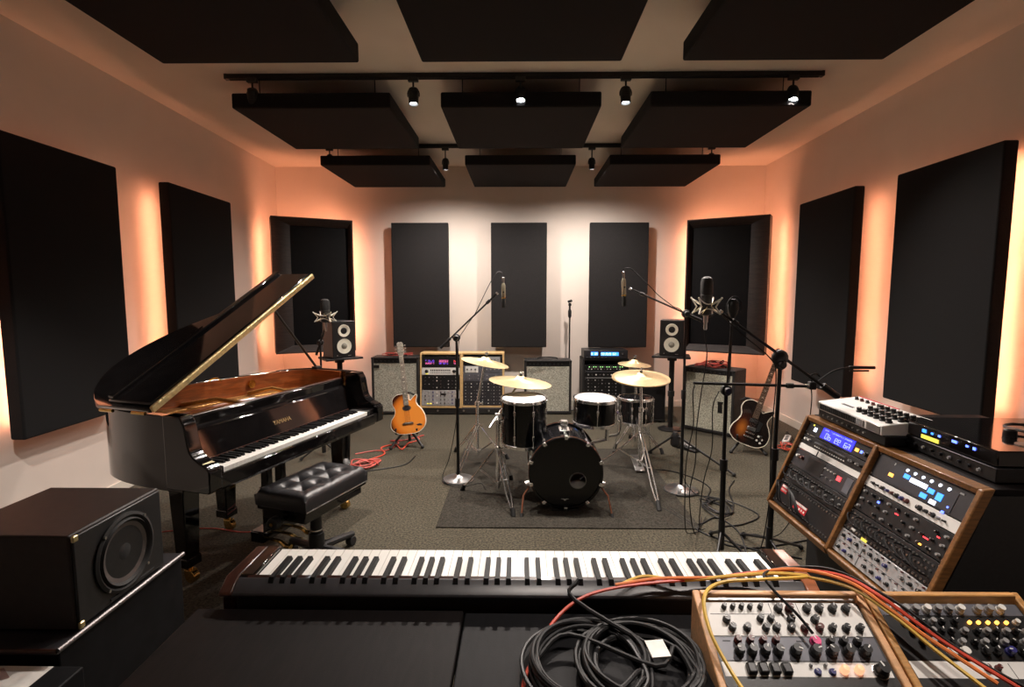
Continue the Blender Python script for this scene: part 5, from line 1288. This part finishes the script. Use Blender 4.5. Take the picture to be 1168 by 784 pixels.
# ---- left bay
BM1 = bay(YL - .021); W = YL - .021 - (YM + .011) - .001
y = .008; H_ = []
u = unit('patch_unit', 'black patched unit with two red stickers at the bottom left of the console', BM1, 0, y, W, .125, 'unitblack')
for (x, y_, w_) in ((-.185, .018, .055), (-.02, -.012, .105)):
    l = MB().box(x, y_, .0056, w_, .036, .0015).build('red_sticker', 'redlabel', u); MB().box(x, y_ + .012, .0066, w_ * .92, .010, .0010).build('white_band', 'white', l)
    for k in range(5): MB().box(x - w_ * .36 + k * w_ * .18, y_ - .006, .0066, w_ * .09, .009, .0010).build('white_mark', 'white', l)
sockets(u, 22, -.21, .21, (.048, -.045), .004); chips(u, 4, -.02, .06, -.045, .012, .005, ('pointer',), 'label_plate')
for k in range(6):
    rn = random.Random(k + 30); x0 = rn.uniform(-.2, .0); x1 = x0 + rn.uniform(.05, .2)
    MB().tube(catmull([(x0, .048, .006), (x0, .045, .05), ((x0 + x1) / 2, .03, .065), (x1, -.03, .05), (x1, -.045, .006)], 6), .003, 6).build('patch_lead', 'cableblack', u)
y += .127
u = unit('patch_bay', 'black patch bay with curled black leads, above the unit with red stickers', BM1, 0, y, W, .078, 'unitblack')
sockets(u, 24, -.215, .215, (.020, -.018), .0042)
for k in range(7):
    rn = random.Random(k + 3); x0 = -.2 + k * .055; x1 = x0 + rn.uniform(.05, .16)
    MB().tube(catmull([(x0, .020, .006), (x0, .018, .045), ((x0 + x1) / 2, -.01, .06), (x1, -.012, .045), (x1, -.018, .006)], 6), .003, 6).build('patch_lead', 'cableblack', u)
krow(u, 8, -.15, .2, .0, .005, .01, ('knobgrey',))
y += .080
u = unit('compressor_unit', 'dark grey unit with one red light in the left console bay', BM1, 0, y, W, .088, 'unitgrey')
chip(u, .125, .008, .026, .020, 'ledred', .0062, 'red_light'); krow(u, 4, .02, .09, .018, .004, .008, ('knobwhite',)); krow(u, 3, .02, .09, -.016, .004, .008, ('knobgrey',))
chip(u, -.055, 0, .13, .062, 'unitblack', .0058, 'meter_window', .002); krow(u, 2, -.20, -.165, .008, .009, .014, ('knobwhite', 'knobred')); chip(u, .19, 0, .04, .065, 'unitslate', .0058, 'side_plate', .002)
y += .090
u = unit('blank_strip', 'white blank strip across the left console bay', BM1, 0, y, W, .028, 'unitwhite')
chip(u, -.08, 0, .006, .024, 'unitblack', .006, 'gap', .002)
y += .0295
u = unit('preamplifier_unit', 'black unit with a row of small white knobs under the blue screen', BM1, 0, y, W, .048, 'unitblack')
krow(u, 2, -.205, -.175, 0, .007, .012, ('knobwhite',)); krow(u, 14, -.12, .10, .004, .0042, .009, ('knobgrey',)); krow(u, 4, .14, .21, 0, .0065, .012, ('knobgrey', 'knob')); chips(u, 14, -.12, .10, -.013, .008, .004, ('pointer',), 'label_plate')
y += .050
hh = FL - y - .006
u = unit('effects_unit', 'unit with a big bright blue screen at the top of the left console bay', BM1, 0, y, W, hh, 'unitblack')
chip(u, .0, .002, .235, hh * .78, 'lcdblue', .0062, 'blue_screen', .003)
segs(u, -.085, -.006, .05, hh * .42, 2, M['lcdtext'], 11, .0085); segs(u, -.01, -.008, .115, hh * .36, 5, M['lcdtext'], 12, .0085); segs(u, -.10, hh * .29, .20, hh * .10, 14, M['lcdtext'], 13, .0085)
chip(u, -.172, .0, .020, .020, 'ledwhite', .0062, 'white_light'); chip(u, -.195, .018, .008, .008, 'ledyellow', .0062); chip(u, .145, -.004, .020, .014, 'ledorange', .0062); chip(u, .175, -.004, .012, .012, 'ledblue', .0062); knob(u, .208, -.006, .010, .012, 'knob', .005)
# ---- right bay
BM2 = bay(YM - .012); W = YM - .012 - (YR + .021) - .0005
y = .008
u = unit('mixer_unit', 'silver two row knobbed unit at the bottom of the right console bay', BM2, 0, y, W, .098, 'unitsilver')
for r in range(2):
    krow(u, 11, -.20, .20, -.026 + r * .050, .0075, .012, ('knob', 'knobblue', 'knob', 'knobgrey', 'knob'), skip=((r * 4 + 3) % 11,))
    krow(u, 14, -.21, .21, -.004 + r * .046, .0035, .008, ('knobgrey', 'knobred', 'knob'))
chip(u, 0, 0, .44, .0015, 'unitblack', .0056, 'seam', .001); chip(u, -.085, 0, .0015, .09, 'unitblack', .0056, 'seam', .001)
y += .100
u = unit('patch_bay', 'black patch bay with rows of sockets above the silver unit in the right console bay', BM2, 0, y, W, .088, 'unitblack')
sockets(u, 24, -.20, .20, (.026, .006, -.016, -.034), .0042)
for k in range(9):
    rn = random.Random(k + 63); x0 = -.19 + k * .042; x1 = x0 + rn.uniform(.03, .10)
    MB().tube(catmull([(x0, .026, .006), (x0, .022, .04), ((x0 + x1) / 2, 0, .05), (x1, -.012, .04), (x1, -.016, .006)], 6), .0028, 6).build('patch_lead', 'cableblack', u)
chip(u, -.10, -.040, .03, .010, 'ledyellow', .006, 'label_plate'); chip(u, -.17, -.03, .022, .008, 'white', .006, 'label_plate')
y += .090
u = unit('equalizer_unit', 'black unit with scattered coloured lights in the right console bay', BM2, 0, y, W, .100, 'unitblack')
for r in range(3): krow(u, 10, -.20, .20, -.032 + r * .032, .0062, .011, ('knobgrey', 'knob', 'knob'), skip=((r * 3 + 1) % 10,))
chip(u, -.12, .018, .010, .008, 'ledblue', .0062); chip(u, -.02, .014, .016, .004, 'ledred', .0062); chip(u, .13, -.006, .022, .004, 'ledred', .0062); chip(u, .17, .018, .010, .004, 'ledred', .0062); chip(u, .12, -.034, .012, .006, 'ledorange', .0062); chip(u, .16, -.030, .010, .005, 'white', .0062)
y += .102
u = unit('preamplifier_unit', 'white strip unit with black and coloured knobs in the right console bay', BM2, 0, y, W, .044, 'unitwhite')
for x, r_, mt in ((-.185, .006, 'knob'), (-.16, .004, 'knob'), (-.13, .008, 'knob'), (-.105, .006, 'knobblue'), (-.08, .007, 'knobred'), (-.055, .009, 'knob'), (-.03, .008, 'knobblue'), (-.005, .009, 'knobred'), (.055, .010, 'knob'), (.085, .007, 'knob'), (.115, .009, 'knob'), (.14, .005, 'knobgrey'), (.165, .004, 'knob')): knob(u, x, 0, r_, .013, mt, .005)
y += .046
hh = FL - y - .006
u = unit('control_unit', 'dark grey unit with glowing white and blue buttons, in the right console bay', BM2, 0, y, W, hh, 'unitgrey')
chip(u, .015, -.010, .30, .072, 'printdark', .0058, 'dark_window', .002)
for k in range(6): MB().lathe([(.0062, 0), (.0058, .003), (0, .004)], 14).build('round_button', 'ledwhite', u, m=T(-.065 + k * .038, .026, .005))
chip(u, -.055, .004, .026, .016, 'lcdsky', .0075, 'lit_button'); chip(u, .005, -.0, .078, .017, 'ledwhite', .0075, 'lit_button'); chip(u, .066, -.006, .026, .017, 'lcdsky', .0075, 'lit_button'); chip(u, .105, -.012, .024, .026, 'lcdsky', .0075, 'lit_button')
chip(u, .045, -.032, .028, .017, 'lcdsky', .0075, 'lit_button'); chip(u, .090, -.038, .026, .015, 'ledwhite', .0075, 'lit_button')
chip(u, -.125, -.016, .022, .013, 'ledorange', .0075, 'orange_light'); chip(u, .150, -.030, .006, .006, 'ledblue', .0068); chip(u, .140, -.052, .010, .008, 'ledblue', .0068); chip(u, .175, .030, .016, .006, 'knobgrey', .006, 'label_plate')
chip(u, -.13, .028, .003, .010, 'pointer', .006, 'label_plate'); chip(u, 0, .046, .44, .0015, 'unitblack', .0056, 'seam', .001)

# ---- things standing on the console
ct = top.z + .022
ws = thing('white_synthesizer', 'white desktop synthesizer with black knobs on the console', 'synthesizer', T(1.555, 2.30, ct + .042) @ RZ(-.05))
MB().prism([(-.105, 0), (-.105, .040), (.09, .066), (.09, 0)], -.245, .245, Matrix(((1, 0, 0, 0), (0, 0, 1, 0), (0, 1, 0, 0), (0, 0, 0, 1)))).build('body', 'unitwhite', ws, bevel=.004)
FW = frame((-.105, 0, .040), (0, -1, 0), (.992, 0, .127), (-.127, 0, .992))
for r in range(3):
    for k in range(6): knob(ws, 0, 0, .0125, .020, 'knob', 0).matrix_local = FW @ T(.015 + k * .040, .045 + r * .047, 0)
for k in range(5): knob(ws, 0, 0, .009, .014, 'knobred' if k % 2 else 'knob', 0).matrix_local = FW @ T(-.19 + k * .042, .15, 0)
MB().box(-.10, .060, .0006, .09, .014, .0012).build('printed_mark', 'printdark', ws, m=FW)
MB().tube([(-.235, .19, .002), (.05, .19, .002)], .003, 6, m=FW).build('red_trim', 'redlabel', ws)
FF = frame((-.105, 0, .020), (0, -1, 0), (0, 0, 1), (-1, 0, 0))
for k in range(26): MB().box(-.215 + k * .0135, 0, .002, .0095, .026, .006).build('step_key', 'knob' if k < 22 else 'knobgrey', ws, m=FF, bevel=.001)
MB().box(.19, 0, .001, .09, .032, .003).build('metal_socket_plate', 'steel', ws, m=FF, bevel=.002)
MB().box(-.235, 0, .001, .018, .034, .003).build('metal_socket_plate', 'steel', ws, m=FF, bevel=.002)
bu = thing('rack_box', 'flat black box under the white synthesizer', 'rack unit', T(1.575, 2.30, ct) @ RZ(-.05))
MB().span((-.115, -.255, .004), (.20, .255, .042)).build('housing', 'unitblack', bu, bevel=.003)
for k in range(9): MB().cyl((-.115, .2 - k * .04, .022), (-.122, .2 - k * .04, .022), .004, n=8).build('knob', 'knobgrey', bu)
for x in (-.08, .16):
    for y_ in (-.22, .22): MB().cyl((x, y_, 0), (x, y_, .005), .01, n=8).build('foot', 'rubber', bu)
b1 = thing('control_box', 'black box with a row of blue lights and a yellow display on the console', 'rack unit', T(1.70, 1.875, ct + .052) @ RZ(-.04))
MB().span((-.17, -.235, .003), (.32, .235, .055)).build('housing', 'piano', b1, bevel=.004)
FB = frame((-.171, 0, .028), (0, -1, 0), (0, 0, 1), (-1, 0, 0))
for x, w_, h_, mt in ((-.085, .018, .012, 'lcdsky'), (-.045, .008, .007, 'lcdsky'), (-.01, .008, .007, 'ledblue'), (.06, .020, .008, 'ledblue'), (.115, .009, .006, 'ledblue'), (.145, .009, .009, 'ledblue')): MB().box(x, .008, .001, w_, h_, .003).build('blue_light', mt, b1, m=FB)
MB().box(-.055, -.014, .001, .085, .014, .003).build('yellow_display', 'ledyellow', b1, m=FB)
for (x, y_) in ((.02, -.05), (.12, -.12), (.20, -.10)): MB().lathe([(.020, 0), (.019, .022), (.013, .028), (0, .028)], 20).build('big_knob', 'knob', b1, m=T(x, y_, .055))
MB().lathe([(.03, 0), (.03, .003), (0, .004)], 24).build('dial', 'steel', b1, m=T(-.02, -.16, .055))
b2 = thing('rack_box', 'lower black box with small knobs under the box with blue lights', 'rack unit', T(1.70, 1.875, ct) @ RZ(-.04))
MB().span((-.175, -.24, .004), (.33, .24, .052)).build('housing', 'unitblack', b2, bevel=.003)
FB2 = frame((-.176, 0, .028), (0, -1, 0), (0, 0, 1), (-1, 0, 0))
for k in range(10): MB().lathe([(.006, 0), (.005, .008), (0, .008)], 10).build('knob', 'knobgrey' if k % 3 == 0 else 'knob', b2, m=FB2 @ T(-.20 + k * .042, 0, 0))
for x in (-.14, .28):
    for y_ in (-.2, .2): MB().cyl((x, y_, 0), (x, y_, .005), .01, n=8).build('foot', 'rubber', b2)
hp = thing('headphones', 'black headphones lying on the box with blue lights', 'headphones', T(1.83, 1.80, ct + .1075) @ RZ(.5) @ Matrix.Scale(.72, 4))
for s in (-1, 1):
    c = MB().lathe([(.040, 0), (.044, .008), (.042, .022), (.030, .030), (0, .032)], 24).build('ear_cup', 'leather', hp, m=T(s * .075, 0, .0))
    MB().lathe([(.020, .028), (.020, .034), (0, .035)], 20).build('cup_badge', 'chrome', c)
MB().tube(catmull([(-.085, 0, .026), (-.095, .06, .03), (-.05, .15, .03), (.05, .15, .03), (.095, .06, .03), (.085, 0, .026)], 6), .007, 8).build('headband', 'blackplastic', hp)

# ------------------------------------------------------------------ floor clutter
def fl(name, label, pts, r, mt, group=None): return cable(name, label, [(a, b, r + c if len(q) == 3 else r) for q in pts for a, b, c in [(*q, 0)[:3]]], r, mt, 7, 6, group)
tangle('coiled_cable', 'red cable bunched on the carpet under the piano keyboard', (-1.33, 4.42, 0), .16, .16, 30, 'cablepink', .006, 21, .035, 5)
fl('floor_cable', 'red cable trailing from the piano along the carpet to the orange guitar', [(-1.36, 4.55), (-1.25, 4.75), (-1.33, 4.95), (-1.22, 5.05), (-1.12, 4.9), (-1.10, 5.1), (-1.02, 5.25), (-1.15, 5.45)], .007, 'cablered')
fl('floor_cable', 'pink red cable beside the first one behind the piano leg', [(-1.52, 4.75), (-1.38, 4.85), (-1.25, 4.88), (-1.20, 5.12), (-1.30, 5.2), (-1.16, 5.22), (-1.0, 5.4)], .006, 'cablepink')
fl('floor_cable', 'black cable crossing the carpet under the piano', [(-2.0, 3.9), (-1.7, 4.05), (-1.45, 4.2), (-1.25, 4.3), (-1.0, 4.45), (-.95, 4.7)], .005, 'cableblack')
fl('floor_cable', 'thin red cable running over the dark carpet behind the piano leg', [(-2.4, 3.1), (-2.0, 3.2), (-1.7, 3.15), (-1.55, 3.3), (-1.4, 3.6), (-1.5, 4.0)], .004, 'cablepink')
fl('floor_cable', 'black cable snaking from the right round base past the tall stands', [(1.30, 3.80), (1.50, 3.70), (1.62, 3.45), (1.45, 3.30), (1.30, 3.25), (1.22, 3.05), (1.35, 2.98), (1.55, 3.02), (1.85, 3.12)], .005, 'cableblack')
fl('floor_cable', 'black cable from the hi-hat foot running to the tall stands', [(.75, 4.05), (.90, 3.75), (1.05, 3.45), (1.15, 3.18), (1.28, 3.05), (1.40, 2.95), (1.6, 2.86)], .005, 'cableblack')
fl('floor_cable', 'looped black cable around the right round base', [(1.05, 4.15), (1.12, 4.35), (1.28, 4.32), (1.42, 4.15), (1.47, 3.95), (1.40, 3.78), (1.33, 3.60), (1.42, 3.45), (1.52, 3.62), (1.60, 3.9), (1.72, 4.1)], .005, 'cableblack')
fl('floor_cable', 'black cable crossing behind the level boom stand to the console foot', [(1.05, 3.55), (1.15, 3.30), (1.32, 3.40), (1.38, 3.18), (1.30, 2.82), (1.45, 2.72), (1.56, 2.78)], .005, 'cablegrey')
fl('floor_cable', 'short upright loop of black cable behind the white keys', [(1.02, 2.62, 0), (1.04, 2.66, .08), (1.07, 2.70, .10), (1.12, 2.68, .04), (1.2, 2.66, 0), (1.35, 2.60, 0)], .005, 'cableblack')
tangle('coiled_cable', 'tangle of dark cable on the carpet between the right stands', (1.38, 3.55, 0), .14, .22, 26, 'cablegrey', .005, 33, .02, 4)
tangle('coiled_cable', 'red cable bunched by the wall at the left end of the console', (2.62, 4.95, 0), .14, .20, 22, 'cablered', .005, 41, .03, 4)
ps = thing('power_strip', 'white power strip on the floor by the right wall', 'power strip', T(2.70, 5.22, 0) @ RZ(1.0))
MB().span((-.13, -.03, 0), (.13, .03, .045)).build('body', 'strip', ps, bevel=.008)
for k in range(4): MB().cyl((-.08 + k * .052, 0, .044), (-.08 + k * .052, 0, .047), .018, n=16).build('outlet', 'unitgrey', ps)
fl('floor_cable', 'black mains lead from the white power strip along the right wall', [(2.75, 5.30, .03), (2.82, 5.45, .04), (2.72, 5.0, 0), (2.60, 4.7, 0), (2.55, 4.3, 0), (2.35, 3.9, 0)], .005, 'cableblack')
sw = thing('foot_switch', 'small black foot pedal on the carpet in front of the pale grille amplifier', 'pedal', T(1.62, 4.95, 0) @ RZ(.6))
MB().prism([(-.12, 0), (.12, 0), (.12, .055), (-.12, .02)], -.045, .045, AX).build('body', 'blackmetal', sw, bevel=.006)
MB().box(0, .02, .048, .06, .15, .012, m=RX(.13)).build('treadle', 'steel', sw, bevel=.003)
